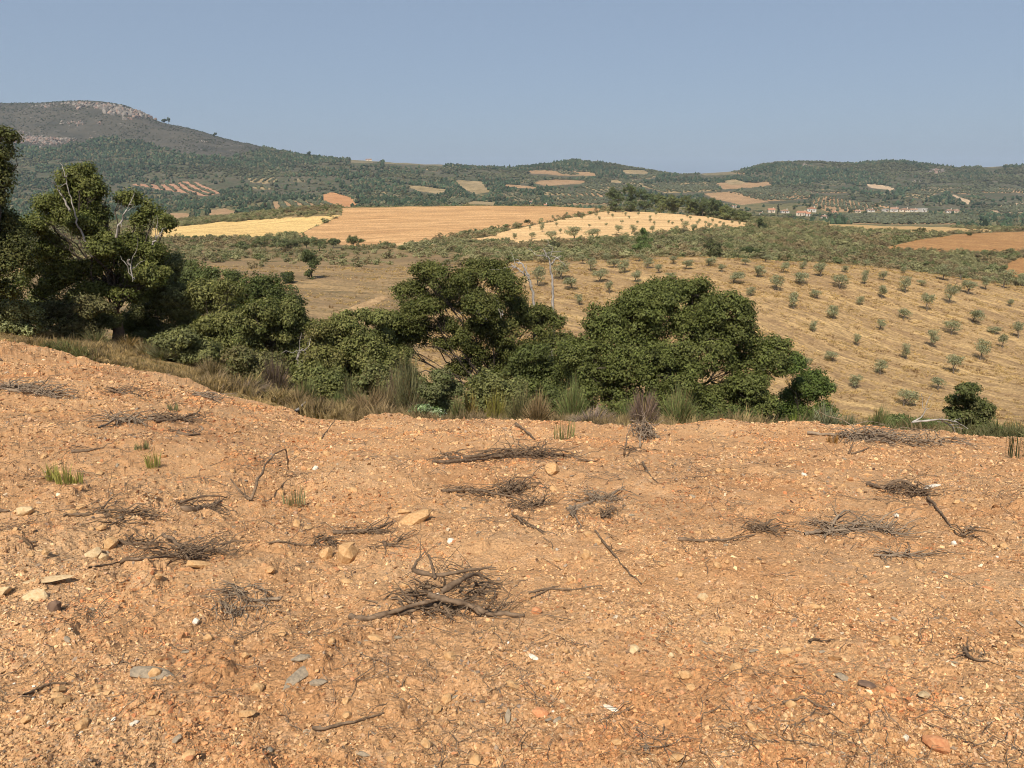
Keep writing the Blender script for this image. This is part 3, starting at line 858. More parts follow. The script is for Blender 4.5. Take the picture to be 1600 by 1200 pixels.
# rocks on the mountain: summit crag and scree
ROCKS = [rock_mesh('crag_rock', 900 + k, [.7, .9, .6, .8][k], 18) for k in range(4)]
ROCK_I = tint_mat('crag_stone', 0.95, 'INSTANCER', .9, .1, 0, .6, 1.3)
for me in ROCKS: me.materials.append(ROCK_I)
ROCKC = source_collection('crag_rocks', ROCKS)
P = []
for (x0, y0, x1, y1, sp, cnt, big) in [(60, 164, 120, 160, 4, 40, 3.2), (120, 161, 170, 163, 5, 90, 4.0), (168, 165, 228, 177, 7, 200, 5.2), (20, 212, 112, 217, 8, 380, 2.6),
                                       (30, 205, 70, 220, 8, 120, 2.2), (150, 190, 157, 196, 3, 6, 3.5), (100, 190, 130, 190, 6, 40, 2.2), (140, 212, 152, 218, 3, 9, 3),
                                       (1255, 257, 1272, 261, 2, 14, 3.5), (1454, 264, 1468, 268, 3, 26, 4.5), (1425, 283, 1438, 281, 2, 10, 2.5), (1305, 260, 1310, 262, 1, 4, 2.5), (310, 220, 322, 222, 2, 8, 2)]:
    for _ in range(cnt):
        f = rngF.random(); q = hit(x0 + (x1 - x0) * f + rngF.normal(0, sp), y0 + (y1 - y0) * f + abs(rngF.normal(0, sp * .7)), 900, 1655)
        P.append((q, big * rngF.uniform(.35, 1.25)))
n = len(P); sz = np.array([b for _, b in P])
colr = np.array([[.21, .185, .16]]) * rngF.normal(1, .18, (n, 1)) * np.where(rngF.random((n, 1)) < .35, np.array([[1.15, .92, .85]]), 1)
scatter('mountain_rocks', 'pale rocks and scree on the mountain and hills', np.array([p for p, _ in P]), rngF.uniform(0, 6.28, (n, 3)), np.stack([sz * 1.2, sz, sz * .8], -1), rngF.integers(0, 4, n), np.clip(colr, .05, .6), ROCKC)

# orchard rows on the far plots
OP = []
for k, (mk, sp, poly) in enumerate(HILL_FIELDS):
    if not sp: continue
    pp = np.array(poly, float)
    gx, gy = np.meshgrid(np.arange(-1200, 1200, sp * 1.0), np.arange(500, 1500, sp * .62 if mk != 'hill_a' else 3.0))
    an = {'hill_a': .55, 'hill_e': -.15}.get(mk, .12 + .09 * (k % 5))
    X = gx * math.cos(an) - (gy - 900) * math.sin(an); Y = 900 + gx * math.sin(an) + (gy - 900) * math.cos(an)
    X = X.ravel() + rngF.normal(0, .5, X.size); Y = Y.ravel() + rngF.normal(0, .5, X.size)
    ok = (Y > 490) & (Y < 1600) & (np.abs(X / Y) < .95); X, Y = X[ok], Y[ok]
    ok = zone_at(X, Y) == 40 + k
    OP.append(np.stack([X[ok], Y[ok]], -1))
OP = np.concatenate(OP); OP = OP[rngF.random(len(OP)) < .93]
n = len(OP); z = ground_z(OP[:, 0], OP[:, 1]); dia = rngF.uniform(2.2, 4.2, n)
colr = np.array([[.105, .112, .066]]) * rngF.normal(1, .15, (n, 1))
scatter('distant_orchards', 'rows of small olive trees on the far plots', np.column_stack([OP, z - .1]), np.stack([0 * z, 0 * z, rngF.uniform(0, 6.28, n)], -1),
        np.stack([dia, dia, dia * .85], -1), rngF.integers(0, 3, n), colr, WOODC)

# scrub on the rise
BUSH = [blob_mesh('scrub_bush', 40 + k, 330, .085, [.8, 1.0, .7, 1.2, .9][k]) for k in range(5)]
for me in BUSH: me.materials.append(LEAF_I)
BUSHC = source_collection('scrub_bushes', BUSH)
x, y = polar_points(rngF, 70000, 119, 420, .95)
zn = zone_at(x, y); z = ground_z(x, y); px, py = pix(x, y, z)
dens = np.clip(.8 + .9 * fbm(x / 14, y / 14, 441, 3), .15, 1)
dens = np.where((px < 640) & (y < 200), np.clip(.1 + 1.6 * fbm(x / 11, y / 11, 443, 3), .05, .8), dens)
dens = np.where((y > 330), np.clip(dens * .5, 0, 1), dens)
keep = (zn == 1) & (rngF.random(len(x)) < dens) & seen(x, y, z + 1.5, .006)
# a fringe of bushes creeping on to the slope crest
x2, y2 = polar_points(rngF, 7000, 88, 160, .95); z2 = ground_z(x2, y2); p2x, p2y = pix(x2, y2, z2)
zz2 = zone_at(x2, y2)
k2 = ((zz2 == 2) & (rngF.random(7000) < np.clip((y2 - 114) / 10, 0, .35)) & (p2x < 1150)) | ((zz2 == 3) & (rngF.random(7000) < np.clip((y2 - 112) / 60, .015, .6) * np.clip(.5 + 2 * fbm(x2 / 9, y2 / 9, 447, 3), 0, 1)))
x, y, z = [np.concatenate([A[keep], B[k2]]) for A, B in ((x, x2), (y, y2), (z, z2))]
px, py = pix(x, y, z); n = len(x)
dk = fbm(x / 20, y / 20, 451, 3)[:, None]
br = (fbm(x / 13, y / 13, 461, 3)[:, None] + .25 * rngF.normal(0, 1, (n, 1)) + np.where((px > 1300) & (py > 392), .25, 0)[:, None]) > .22
colr = np.where(br, np.array([[.25, .195, .108]]), np.array([[.24, .225, .115]])) * (1 + .16 * rngF.normal(0, 1, (n, 1))) * (1 + .25 * dk)
colr = np.where(rngF.random((n, 1)) < .16, np.array([[.15, .165, .07]]), colr)
dia = rngF.uniform(.7, 1.6, n) * np.where(y > 200, 1.15, 1)
scl = np.stack([dia * rngF.uniform(.9, 1.3, n), dia * rngF.uniform(.9, 1.3, n), dia * rngF.uniform(.6, 1.05, n)], -1)
scatter('scrub', 'grey green and brown scrub on the rise behind the olives', np.stack([x, y, z - .08], -1),
        np.stack([rngF.normal(0, .15, n), rngF.normal(0, .15, n), rngF.uniform(0, 6.28, n)], -1), scl, rngF.integers(0, 5, n), np.clip(colr, .01, .6), BUSHC)

# dry grass on the slopes
GRASS_I = leaf_mat('dry_grass', 0.25, 0.7, 'INSTANCER', 0.15, 0.1)
TUFTS = [tuft_mesh('grass_tuft', 60 + k, [26, 34, 22, 40][k], .42, .26, .55, .010) for k in range(4)]
for me in TUFTS: me.materials.append(GRASS_I)
TUFTC = source_collection('grass_tufts', TUFTS)
x, y = polar_points(rngF, 60000, 46, 124, .85)
zn = zone_at(x, y); z = ground_z(x, y)
cs_, sn_ = math.cos(STREAK), math.sin(STREAK)
st = fbm((x * cs_ + y * sn_) / 7, (-x * sn_ + y * cs_) / 1.5, 471, 4)
keep = np.isin(zn, (2, 3)) & (rngF.random(len(x)) < np.clip(.35 + 1.3 * st, .04, 1) * np.where(zn == 3, .3, 1)) & seen(x, y, z + .3, .02)
x, y, z, st = x[keep], y[keep], z[keep], st[keep]; n = len(x)
colr = np.array([[.47, .33, .148]]) * (1 + .14 * rngF.normal(0, 1, (n, 1)))
colr = np.where(rngF.random((n, 1)) < .25, np.array([[.25, .155, .078]]), colr)
sz = rngF.uniform(.6, 1.3, n)
scatter('slope_grass', 'dry golden grass on the olive slope', np.stack([x, y, z - .02], -1), np.stack([rngF.normal(0, .2, n), rngF.normal(0, .2, n), rngF.uniform(0, 6.28, n)], -1),
        np.stack([sz * 1.4, sz * 1.4, sz * .45], -1), rngF.integers(0, 4, n), np.clip(colr, .02, .8), TUFTC)

# grass and weeds on the bank behind the tilled soil
x = rngF.uniform(-19, 14, 52000); s_ = rngF.uniform(-.9, .9, 52000)
ly = lip_y(s_); y = ly + .12 + (30 - ly) * rngF.random(52000) ** 1.5; x = s_ * y
z = ground_z(x, y); px, py = pix(x, y, z)
n1 = fbm(x / 1.6, y / 1.6, 481, 3)
keep = rngF.random(len(x)) < np.clip(.55 + 1.2 * n1, .06, 1)
x, y, z, px, n1 = x[keep], y[keep], z[keep], px[keep], n1[keep]; n = len(x)
gr = fbm(x / 2.2, y / 2.2, 491, 3)[:, None] + .2 * rngF.normal(0, 1, (n, 1))
colr = np.where(gr > .42, np.array([[.13, .135, .052]]), np.where(gr > -.12, np.array([[.31, .23, .115]]), np.array([[.215, .155, .085]])))
colr = np.where((px[:, None] < 470) & (gr < .3), np.where(rngF.random((n, 1)) < .6, np.array([[.34, .24, .115]]), np.array([[.20, .145, .082]])), colr)
colr = np.where((px[:, None] > 1200) & (gr > -.1), np.array([[.15, .145, .068]]), colr) * (1 + .18 * rngF.normal(0, 1, (n, 1)))
sz = rngF.uniform(.22, .64, n) * np.clip(1 + 1.3 * fbm(x / 1.1, y / 1.1, 497, 3), .45, 1.7) * np.where(px > 1180, 1.0, 1.0) * np.where(px < 330, .7, 1.0)
scatter('bank_grass', 'dry and green grass on the bank behind the tilled soil', np.stack([x, y, z - .02], -1), np.stack([rngF.normal(0, .25, n), rngF.normal(0, .25, n), rngF.uniform(0, 6.28, n)], -1),
        np.stack([sz * 1.3, sz * 1.3, sz * rngF.uniform(.4, 1.25, n)], -1), rngF.integers(0, 4, n), np.clip(colr, .02, .6), TUFTC)

# gravel and crumbs in the tilled soil
GRAV = [rock_mesh('soil_crumb', 300 + k, [.45, .6, .28, .7, .25, .5, .35, .6][k], 12, [1, 1.2, 1.4, 1.1, 1.6, 1.2, 1.4, 1][k]) for k in range(8)]
for me in GRAV: me.materials.append(STONE_I)
GRAVC = source_collection('soil_crumbs', GRAV)
n = 420000
iy = rngF.uniform(1 / 14.5, 1 / 1.3, n); y = 1 / iy; far_ = rngF.random(n) < .45
y = np.where(far_, rngF.uniform(1.5, 15, n), y); left_ = rngF.random(n) < .12; y = np.where(left_, rngF.uniform(10, 20.5, n), y); s_ = rngF.uniform(-.95, .95, n); x = s_ * y
keep = (y < lip_y(s_) + .75) & (rngF.random(n) < np.clip(.62 + 1.0 * fbm(x / .6, y / .6, 501, 3), .22, 1))
x, y = x[keep], y[keep]
z = plot_zf(x, y)
keep = (y < lip_y(x / y)) | (z > ground_z(x, y) - .05); x, y, z = x[keep], y[keep], z[keep]; n = len(x)
sz = .0044 * (1 + .24 * y) * (rngF.pareto(2.9, n) * .6 + .55); sz = np.minimum(sz, .0045 + .0033 * y)
kindr = rngF.random((n, 1))
PAL = [(.525, .318, .16), (.475, .265, .122), (.545, .355, .185), (.395, .18, .085), (.265, .19, .13), (.58, .45, .30), (.21, .112, .055), (.495, .30, .17)]
cum = [.33, .57, .68, .75, .80, .812, .905, 1.0]
colr = np.zeros((n, 3)); lo = 0
for c, hi in zip(PAL, cum):
    colr = np.where((kindr >= lo) & (kindr < hi), np.array([c]), colr); lo = hi
fa = fbm(x / .9, y / .9, 521, 3)[:, None]; fb = fbm(x / .7, y / .7, 531, 3)[:, None]; fc = fbm(x / 1.3, y / 1.3, 541, 3)[:, None]
colr = colr * np.clip(1 + .22 * rngF.normal(0, 1, (n, 1)), .4, 1.5) * (1 + .22 * fa)
colr = colr * np.where(fb > .22, np.array([[1.0, .85, .76]]), 1.0) * np.where(fc > .24, np.array([[.86, .88, .92]]), 1.0)
scatter('soil_crumbs', 'loose crumbs and gravel strewn over the tilled soil', np.stack([x, y, z + sz * .10], -1),
        np.stack([rngF.normal(0, .55, n), rngF.normal(0, .55, n), rngF.uniform(0, 6.28, n)], -1), np.stack([sz, sz, sz], -1), rngF.integers(0, 8, n), np.clip(colr, .03, .85), GRAVC)

n = 12000
y = rngF.uniform(2.2, 15, n); y = np.where(rngF.random(n) < .12, rngF.uniform(12, 20, n), y); s_ = rngF.uniform(-.95, .95, n); x = s_ * y
keep = (y < lip_y(s_) + .1) & (rngF.random(n) < np.clip(.28 + 1.5 * fbm(x / 1.2, y / 1.2, 551, 3), .03, 1)); x, y = x[keep], y[keep]; n = len(x)
sz = np.minimum((.011 + .0020 * y) * (rngF.pareto(3.2, n) * .6 + .7), .022 + .0045 * y)
cp = np.array([(.49, .285, .132), (.45, .245, .110), (.51, .31, .15), (.40, .205, .095)])[rngF.integers(0, 4, n)] * (1 + .1 * rngF.normal(0, 1, (n, 1)))
CLODS = [rock_mesh('soil_clod', 350 + k, [.45, .6, .4, .65, .5][k], 16, [1, 1.25, 1.15, 1.05, 1.4][k]) for k in range(5)]
CLOD_I = tint_mat('clod_earth', 0.95, 'INSTANCER', 45.0, .1, .012, .6, 1.3)
for me in CLODS: me.materials.append(CLOD_I)
scatter('soil_clods', 'rough clods of earth turned up all over the tilled soil', np.stack([x, y, plot_zf(x, y) - sz * .12], -1), np.stack([rngF.normal(0, .4, n), rngF.normal(0, .4, n), rngF.uniform(0, 6.28, n)], -1),
        np.stack([sz, sz, sz], -1), rngF.integers(0, 5, n), np.clip(cp, .03, .8), source_collection('soil_clod_shapes', CLODS))

# twig litter
TWIGM = plain_mat('twig_litter', (0.10, 0.068, 0.045), (0.25, 0.18, 0.125), 30.0, 0.95, 0.1)
def twig_mesh(name, seed):
    rng = np.random.default_rng(seed); T = Tubes()
    A = wiggle(rng, (-.5, 0, .02), (.5, 0, .02), 8, .16); A[:, 2] = np.abs(A[:, 2]) * .5 + .01
    T.add(A, np.linspace(.010, .004, 8), 4)
    for _ in range(rng.integers(0, 4)):
        k = rng.integers(2, 7); e = A[k] + np.array([rng.uniform(.05, .3), rng.normal(0, .16), rng.uniform(-.02, .12)])
        T.add(wiggle(rng, A[k], e, 5, .12), np.linspace(.006, .0025, 5), 3)
    return T.mesh(name)
TW = [twig_mesh('litter_twig', 700 + k) for k in range(8)]
for me in TW: me.materials.append(TWIGM)
TWC = source_collection('litter_twigs', TW)
n = 7500
y = 1 / rngF.uniform(1 / 14, 1 / 1.5, n); y = np.where(rngF.random(n) < .65, rngF.uniform(2, 13.5, n), y); s_ = rngF.uniform(-.9, .9, n); x = s_ * y
keep = (y < lip_y(s_)) & (rngF.random(n) < np.clip(.5 + 1.4 * fbm(x / 1.1, y / 1.1, 511, 3), .1, 1)); x, y = x[keep], y[keep]; n = len(x)
sz = rngF.uniform(.05, .30, n) * np.clip(.5 + y / 9, .55, 1.3)
scatter('twig_litter', 'small dry twigs and roots scattered in the soil', np.stack([x, y, plot_zf(x, y) + .006], -1),
        np.stack([rngF.normal(0, .18, n), rngF.normal(0, .22, n), rngF.uniform(0, 6.28, n)], -1), np.stack([sz, sz, sz * 1.0], -1), rngF.integers(0, 8, n), np.ones((n, 3)), TWC)

# ------------------------------------------------------------------ trees and shrubs beside the tilled soil
OAK = (0.076, 0.086, 0.028); OAK2 = (0.135, 0.128, 0.042); GREY_OLIVE = (0.15, 0.155, 0.085); BUSHG = (0.105, 0.112, 0.042)
YELLOWG = (0.20, 0.185, 0.07)

def lobes_at(L, y, rng, depth=.85, dj=.25):
    out = []
    for l in L:
        px, py, rx, ry = l[:4]; dy = l[4] if len(l) > 4 else rng.normal(0, dj) * rx / F * y * 2
        yy = y + dy; c = at(px, py, yy); k = yy / F
        out.append((c, np.array([rx * k, .5 * (rx + ry) * k * depth, ry * k])))
    return out

def rough_lobes(rng, lobes):
    out = []
    for c, r in lobes:
        out.append((c, r * .72))
        for _ in range(5):
            d = rng.normal(0, 1, 3); d /= np.linalg.norm(d); d[2] = abs(d[2]) * .9 - .15
            out.append((c + d * r * rng.uniform(.6, .98), r * rng.uniform(.22, .46)))
    return out

def tree(name, label, cat, y, base, L, nleaf, base_col=OAK, alt=OAK2, leaf=(.039, .024), trunk_r=.16, fork=None, bark=None, bare=(), group=None, seed=0, cr=.19, limbs=None, vary=.22, depth=.85, pale=None, extra_trunk=None, limb_mat=None, gaps=-.5):
    """An oak or bush: tapered trunk and limbs that reach the lobes of the crown, leaf clumps on the lobes."""
    rng = np.random.default_rng(1000 + seed)
    bark = bark or BARK
    lobes = lobes_at(L, y, rng, depth)
    bx = s_of(*base) * y
    b = np.array([bx, y, float(ground_z(bx, y)) - .06])
    root = empty(name, b); tag(root, label, cat, group)
    base_col = (1.28 * base_col[0], 1.3 * base_col[1], 1.12 * base_col[2]); nleaf = int(nleaf * 1.12); alt = None if alt is None else (1.03 * alt[0], 1.08 * alt[1], alt[2])
    lobes = rough_lobes(rng, lobes)
    V, Q, c, CP_, ck = cloud(rng, lobes, nleaf, leaf[0], leaf[1], base_col, cr, vary, alt, per=40, gaps=gaps)
    fk = at(fork[0], fork[1], y) if fork else b + (np.mean([l[0] for l in lobes], 0) - b) * .45
    T = Tubes()
    tp = wiggle(rng, b, fk, 9, .10); rr = np.linspace(trunk_r * 1.05, trunk_r * .75, 9); rr[0] *= 1.25
    T.add(tp, rr, 9)
    B = Tubes(); nb = 0
    for j, (lc, lr) in enumerate(lobes):
        if j % 6 and rng.random() < .85: continue
        st = tp[rng.integers(5, 9)]
        A = wiggle(rng, st, lc, 9, .14, .04); r0 = trunk_r * rng.uniform(.13, .25)
        B.add(A, np.linspace(r0, r0 * .35, 9), 6); nb += 1
        mine = np.nonzero(ck == j)[0]
        if len(mine):
            for q in rng.choice(mine, min(len(mine), max(4, len(mine) // 5)), replace=False):
                s0 = A[rng.integers(4, 9)]
                B.add(wiggle(rng, s0, CP_[q], 6, .14, .03), np.linspace(r0 * .28, .006, 6), 4)
    me = T.mesh('trunk'); me.transform(Matrix.Translation(-Vector(b))); obj('trunk', me, bark, root)
    if extra_trunk:
        T2 = Tubes(); E = np.array([at(*p) for p in extra_trunk]); E[0, 2] = float(ground_z(E[0, 0], E[0, 1])) - .05
        tt = np.linspace(0, 1, 12); E = np.column_stack([np.interp(tt, np.linspace(0, 1, len(E)), E[:, k]) for k in range(3)])
        E += rng.normal(0, .03, E.shape); T2.add(E, np.linspace(trunk_r * .62, trunk_r * .3, 12), 8)
        me = T2.mesh('trunk'); me.transform(Matrix.Translation(-Vector(b))); obj('trunk', me, bark, root)
    me = B.mesh('limbs'); me.transform(Matrix.Translation(-Vector(b))); obj('limbs', me, limb_mat or bark, root)
    me = mk_mesh('crown', V - b, F3=Q, col=c); obj('crown', me, LEAF, root)
    for P in bare:                      # bleached dead branches that stick out of the crown
        D = Tubes(); E = np.array([at(p[0], p[1], y + (p[2] if len(p) > 2 else -1.2)) for p in P])
        m = 4 * len(E); tt = np.linspace(0, 1, m)
        E = np.column_stack([np.interp(tt, np.linspace(0, 1, len(E)), E[:, k]) for k in range(3)]) + rng.normal(0, .02, (m, 3))
        r = np.linspace(.034, .008, m); D.add(E, r, 6)
        for _ in range(4):
            k = rng.integers(m // 3, m); D.add(wiggle(rng, E[k], E[k] + rng.normal(0, .28, 3) + (0, 0, .15), 6, .15), np.linspace(.014, .004, 6), 4)
        me = D.mesh('dead_branch'); me.transform(Matrix.Translation(-Vector(b))); obj('dead_branch', me, PALE_BARK, root)
    return root

# big oak right of the middle
tree('holm_oak', 'broad dark green oak right of the middle, largest crown behind the soil', 'tree', 22, (1065, 690),
     [(1060, 470, 88, 38), (985, 497, 62, 44), (1135, 492, 62, 40), (1090, 462, 48, 30), (925, 560, 52, 44), (905, 590, 34, 34), (1000, 565, 80, 52, -1.0), (1090, 555, 80, 52, -.8), (1170, 560, 50, 50), (1208, 552, 26, 30, .3),
      (955, 622, 68, 40, -1.1), (1050, 628, 72, 40, -1.4), (1140, 625, 60, 42, -1.0), (1000, 520, 60, 40, .3), (1100, 515, 70, 40, 0), (1010, 468, 46, 28, 0), (945, 512, 42, 36, -.3), (912, 552, 40, 40, -.4), (930, 600, 50, 36, -1.3), (1090, 640, 60, 30, -1.8), (1165, 610, 44, 44, -1.2), (1185, 645, 36, 24, -1.2), (1150, 525, 50, 40, -.5), (890, 560, 30, 34, .4), (1040, 590, 60, 40, -1.6)],
     150000, OAK, (.12, .122, .04), trunk_r=.19, fork=(1050, 590), seed=1, gaps=-.55, extra_trunk=[(1200, 672, 21.5), (1197, 640, 21.5), (1190, 600, 21.6), (1180, 572, 21.8), (1165, 555, 22)])
# middle oak with a gap under its crown
tree('holm_oak', 'sprawling oak left of the middle with a gap under its arching crown', 'tree', 26, (760, 640),
     [(672, 425, 30, 24), (700, 440, 46, 30), (745, 425, 50, 30), (640, 462, 34, 30), (785, 448, 40, 34), (725, 465, 60, 30), (795, 490, 48, 34), (640, 500, 42, 30), (612, 512, 26, 24), (662, 520, 26, 26), (635, 528, 28, 20),
      (840, 505, 46, 36), (790, 520, 40, 26), (735, 525, 26, 34), (740, 555, 22, 26), (865, 545, 40, 36), (820, 555, 40, 34), (700, 505, 20, 22), (770, 545, 30, 34), (790, 580, 34, 26), (608, 535, 28, 26), (622, 556, 26, 20), (660, 480, 26, 24), (755, 480, 40, 30, -1.0), (720, 575, 22, 22), (700, 540, 20, 16), (760, 600, 34, 24)],
     112000, (.080, .088, .029), OAK2, trunk_r=.13, fork=(752, 575), seed=2,
     bare=[[(760, 500), (742, 486), (728, 478)], [(752, 500), (745, 480), (748, 470)], [(786, 492), (780, 478)]])
# left oak with pale bare limbs
tree('cork_oak', 'ragged oak at the left with pale bare limbs and a stout brown trunk', 'tree', 23, (185, 524),
     [(128, 275, 24, 22), (118, 305, 26, 22), (146, 300, 20, 24), (152, 335, 22, 20), (108, 338, 26, 22), (200, 312, 17, 13), (240, 333, 22, 15), (256, 350, 14, 13), (218, 350, 18, 15), (205, 385, 32, 24), (240, 397, 22, 22), (180, 405, 28, 22),
      (215, 425, 24, 18), (186, 440, 24, 16), (76, 320, 24, 22), (58, 350, 28, 24), (85, 388, 32, 28), (48, 408, 34, 30), (100, 428, 36, 24), (140, 420, 24, 18), (60, 447, 32, 18), (150, 372, 26, 20), (165, 385, 30, 24, -.9), (130, 350, 26, 22, -.8), (150, 455, 26, 18), (215, 455, 26, 24), (190, 462, 22, 16, -.6), (240, 430, 22, 22)],
     92000, (.082, .092, .029), (.15, .145, .046), gaps=-.22, trunk_r=.17, fork=(182, 460), seed=3, limb_mat=BARK, bark=plain_mat('stripped_bark', (0.10, 0.062, 0.042), (0.26, 0.165, 0.11), 8.0, 0.95, 0.1, 0.02, (1, 1, .3)),
     bare=[[(145, 400), (125, 360), (118, 335), (108, 300), (100, 268)], [(180, 370), (192, 340), (204, 315)], [(200, 405), (206, 420), (208, 440)], [(238, 380), (248, 368)], [(110, 330), (98, 308), (92, 292)]])
tree('holm_oak', 'dark shaded oak cut off by the left edge of the photo', 'tree', 20, (-70, 520),
     [(5, 212, 12, 18), (-8, 245, 28, 30), (2, 285, 24, 24), (-30, 270, 40, 40), (-20, 330, 44, 40), (10, 360, 34, 34), (20, 410, 38, 36), (-30, 400, 60, 50), (12, 450, 34, 22), (-80, 300, 70, 70), (-90, 400, 70, 60), (-120, 250, 60, 60)],
     64000, (.060, .066, .024), (.12, .11, .04), trunk_r=.24, fork=(-50, 430), seed=4)

SH = [  # name, label, category, y, base, lobes, leaves, colour, alt, seed
    ('shrub', 'round grey green shrub beside the left edge below the dark oak', 21, (35, 522), [(10, 470, 26, 26), (35, 490, 34, 26), (0, 500, 22, 18)], 9000, GREY_OLIVE, YELLOWG),
    ('shrub', 'low brownish green shrub between the left edge and the brown trunk', 22, (105, 525), [(85, 490, 34, 24), (120, 498, 32, 20), (140, 480, 26, 24)], 10000, (.10, .095, .046), (.15, .12, .06)),
    ('shrub', 'tall grey green shrub right of the brown oak trunk', 24.5, (265, 545), [(250, 440, 40, 36), (275, 470, 46, 40), (240, 490, 34, 34), (285, 510, 40, 28), (262, 415, 26, 26)], 22000, (.088, .092, .044), (.135, .12, .05)),
    ('shrub', 'olive green shrub with pale leaf tips left of the tallest bush', 23, (335, 570), [(330, 465, 40, 36), (350, 500, 44, 36), (320, 520, 34, 30), (355, 455, 30, 24)], 22000, (.086, .088, .034), YELLOWG),
    ('shrub', 'deep green bushy oak scrub below the two small field trees', 28, (405, 560), [(402, 443, 34, 20), (398, 460, 36, 24), (430, 470, 26, 22)], 12000, (.058, .072, .026), BUSHG),
    ('shrub', 'wide leafy bush in the middle of the left thicket', 22.5, (420, 600), [(400, 495, 42, 34), (440, 490, 40, 34), (425, 530, 50, 34), (380, 530, 34, 30), (460, 505, 26, 26), (445, 548, 32, 22)], 30000, (.074, .082, .030), YELLOWG),
    ('shrub', 'small rounded oak scrub on the near slope beside the fallow ground', 30, (462, 500), [(458, 478, 20, 20), (450, 492, 22, 16)], 5000, (.054, .064, .026), BUSHG),
    ('shrub', 'twiggy yellow green bush next to a split dead stem', 21.5, (500, 605), [(505, 520, 30, 26), (495, 545, 28, 26), (515, 560, 28, 24)], 12000, (.092, .090, .034), (.18, .15, .06)),
    ('shrub', 'large round yellow green bush left of the arching oak', 22, (555, 622), [(552, 503, 50, 24), (600, 560, 34, 36), (570, 540, 50, 38), (530, 545, 36, 32), (580, 570, 36, 28), (540, 580, 40, 26), (600, 535, 22, 30)], 32000, (.070, .076, .027), YELLOWG),
    ('shrub', 'dense green bush filling the gap between the two broad oaks', 23.5, (850, 640), [(830, 560, 34, 28), (860, 585, 34, 34), (840, 600, 30, 26), (812, 580, 22, 22)], 18000, (.064, .074, .026), BUSHG),
    ('shrub', 'bright green bush behind the leaning trunk right of the broad oak', 23.5, (1250, 665), [(1240, 575, 26, 26), (1268, 605, 34, 34), (1228, 630, 26, 26), (1285, 645, 24, 20), (1240, 650, 30, 20)], 18000, (.062, .085, .024), (.10, .12, .035)),
    ('shrub', 'dark shrub standing alone on the lip near the right edge', 15.5, (1520, 672), [(1518, 612, 22, 14), (1515, 628, 28, 18), (1535, 642, 26, 20), (1498, 648, 24, 18), (1525, 660, 30, 12)], 11000, (.062, .070, .026), (.11, .10, .045)),
    ('shrub', 'upright grey green sapling on the lip left of the yellow broom', 15, (690, 655), [(690, 590, 18, 16), (700, 610, 20, 20), (678, 615, 18, 20), (690, 635, 22, 16)], 8000, (.088, .098, .044), (.13, .12, .06)),
    ('shrub', 'dark green shrub behind the tall grey green shrub', 29, (330, 520), [(310, 425, 34, 24), (345, 440, 32, 24), (300, 450, 26, 24)], 12000, (.075, .088, .036), BUSHG),
    ('shrub', 'low olive shrub on the bank below the tall grey green shrub', 20.5, (290, 562), [(270, 535, 34, 18), (310, 545, 34, 18)], 9000, (.095, .098, .045), YELLOWG),
    ('shrub', 'brownish bush filling the thicket below the wide leafy bush', 19.8, (385, 590), [(370, 560, 34, 22), (410, 568, 34, 20)], 9000, (.10, .098, .045), (.17, .13, .065)),
    ('shrub', 'green bush between the split dead stem and the round bush', 19.6, (490, 612), [(480, 580, 26, 20), (510, 590, 30, 18)], 8000, (.084, .092, .036), YELLOWG),
    ('shrub', 'tangled green bush under the left end of the arching oak', 20.2, (610, 628), [(590, 590, 30, 22), (622, 600, 28, 18), (570, 600, 24, 18)], 10000, (.080, .086, .036), (.16, .13, .06)),
    ('shrub', 'grey green bush under the middle of the arching oak', 19.8, (760, 640), [(748, 595, 26, 22), (775, 605, 28, 22), (800, 612, 26, 22)], 10000, (.098, .102, .046), YELLOWG),
    ('shrub', 'dark green bush at the left foot of the broad oak', 20, (880, 655), [(865, 620, 26, 20), (895, 628, 26, 18)], 8000, (.066, .076, .028), BUSHG),
    ('shrub', 'low green bush under the right side of the broad oak', 20, (1130, 672), [(1100, 645, 34, 16), (1150, 648, 30, 16)], 9000, (.070, .082, .028), BUSHG),
    ('shrub', 'leafy bush hiding the foot of the brown oak trunk on its left', 22.4, (150, 528), [(140, 488, 26, 22), (160, 500, 22, 18)], 6000, (.098, .10, .046), YELLOWG),
    ('shrub', 'green bush between the brown oak and the tall grey green shrub', 25.5, (235, 540), [(225, 470, 28, 34), (240, 440, 26, 30), (215, 500, 24, 22)], 11000, (.085, .092, .038), YELLOWG),
    ('shrub', 'tall loose green bush closing the gap left of the arching oak', 24, (625, 625), [(615, 560, 28, 26), (640, 590, 30, 24), (600, 575, 26, 26)], 11000, (.080, .088, .034), YELLOWG),
    ('shrub', 'rounded grey green bush before the gap under the arching oak', 18.5, (665, 640), [(655, 612, 26, 18), (680, 618, 24, 16)], 7000, (.10, .104, .05), (.17, .14, .07)),
    ('shrub', 'grey green bush at the left edge between dark oak and grass', 24, (60, 520), [(20, 440, 20, 18), (70, 470, 30, 26), (120, 470, 26, 24)], 9000, (.11, .115, .058), YELLOWG),
    ('shrub', 'spreading green shrub on the lip between weeds near the right edge', 14.5, (1415, 685), [(1395, 660, 24, 12), (1430, 664, 26, 12), (1460, 668, 22, 10)], 8000, (.080, .10, .038), (.13, .14, .06)),
    ('shrub', 'low leafy weed with pale flowers on the lip below the grey sapling', 13.9, (668, 652), [(662, 642, 14, 7), (678, 646, 14, 6), (650, 646, 8, 5)], 2200, (.12, .16, .075), (.30, .32, .24)),
]
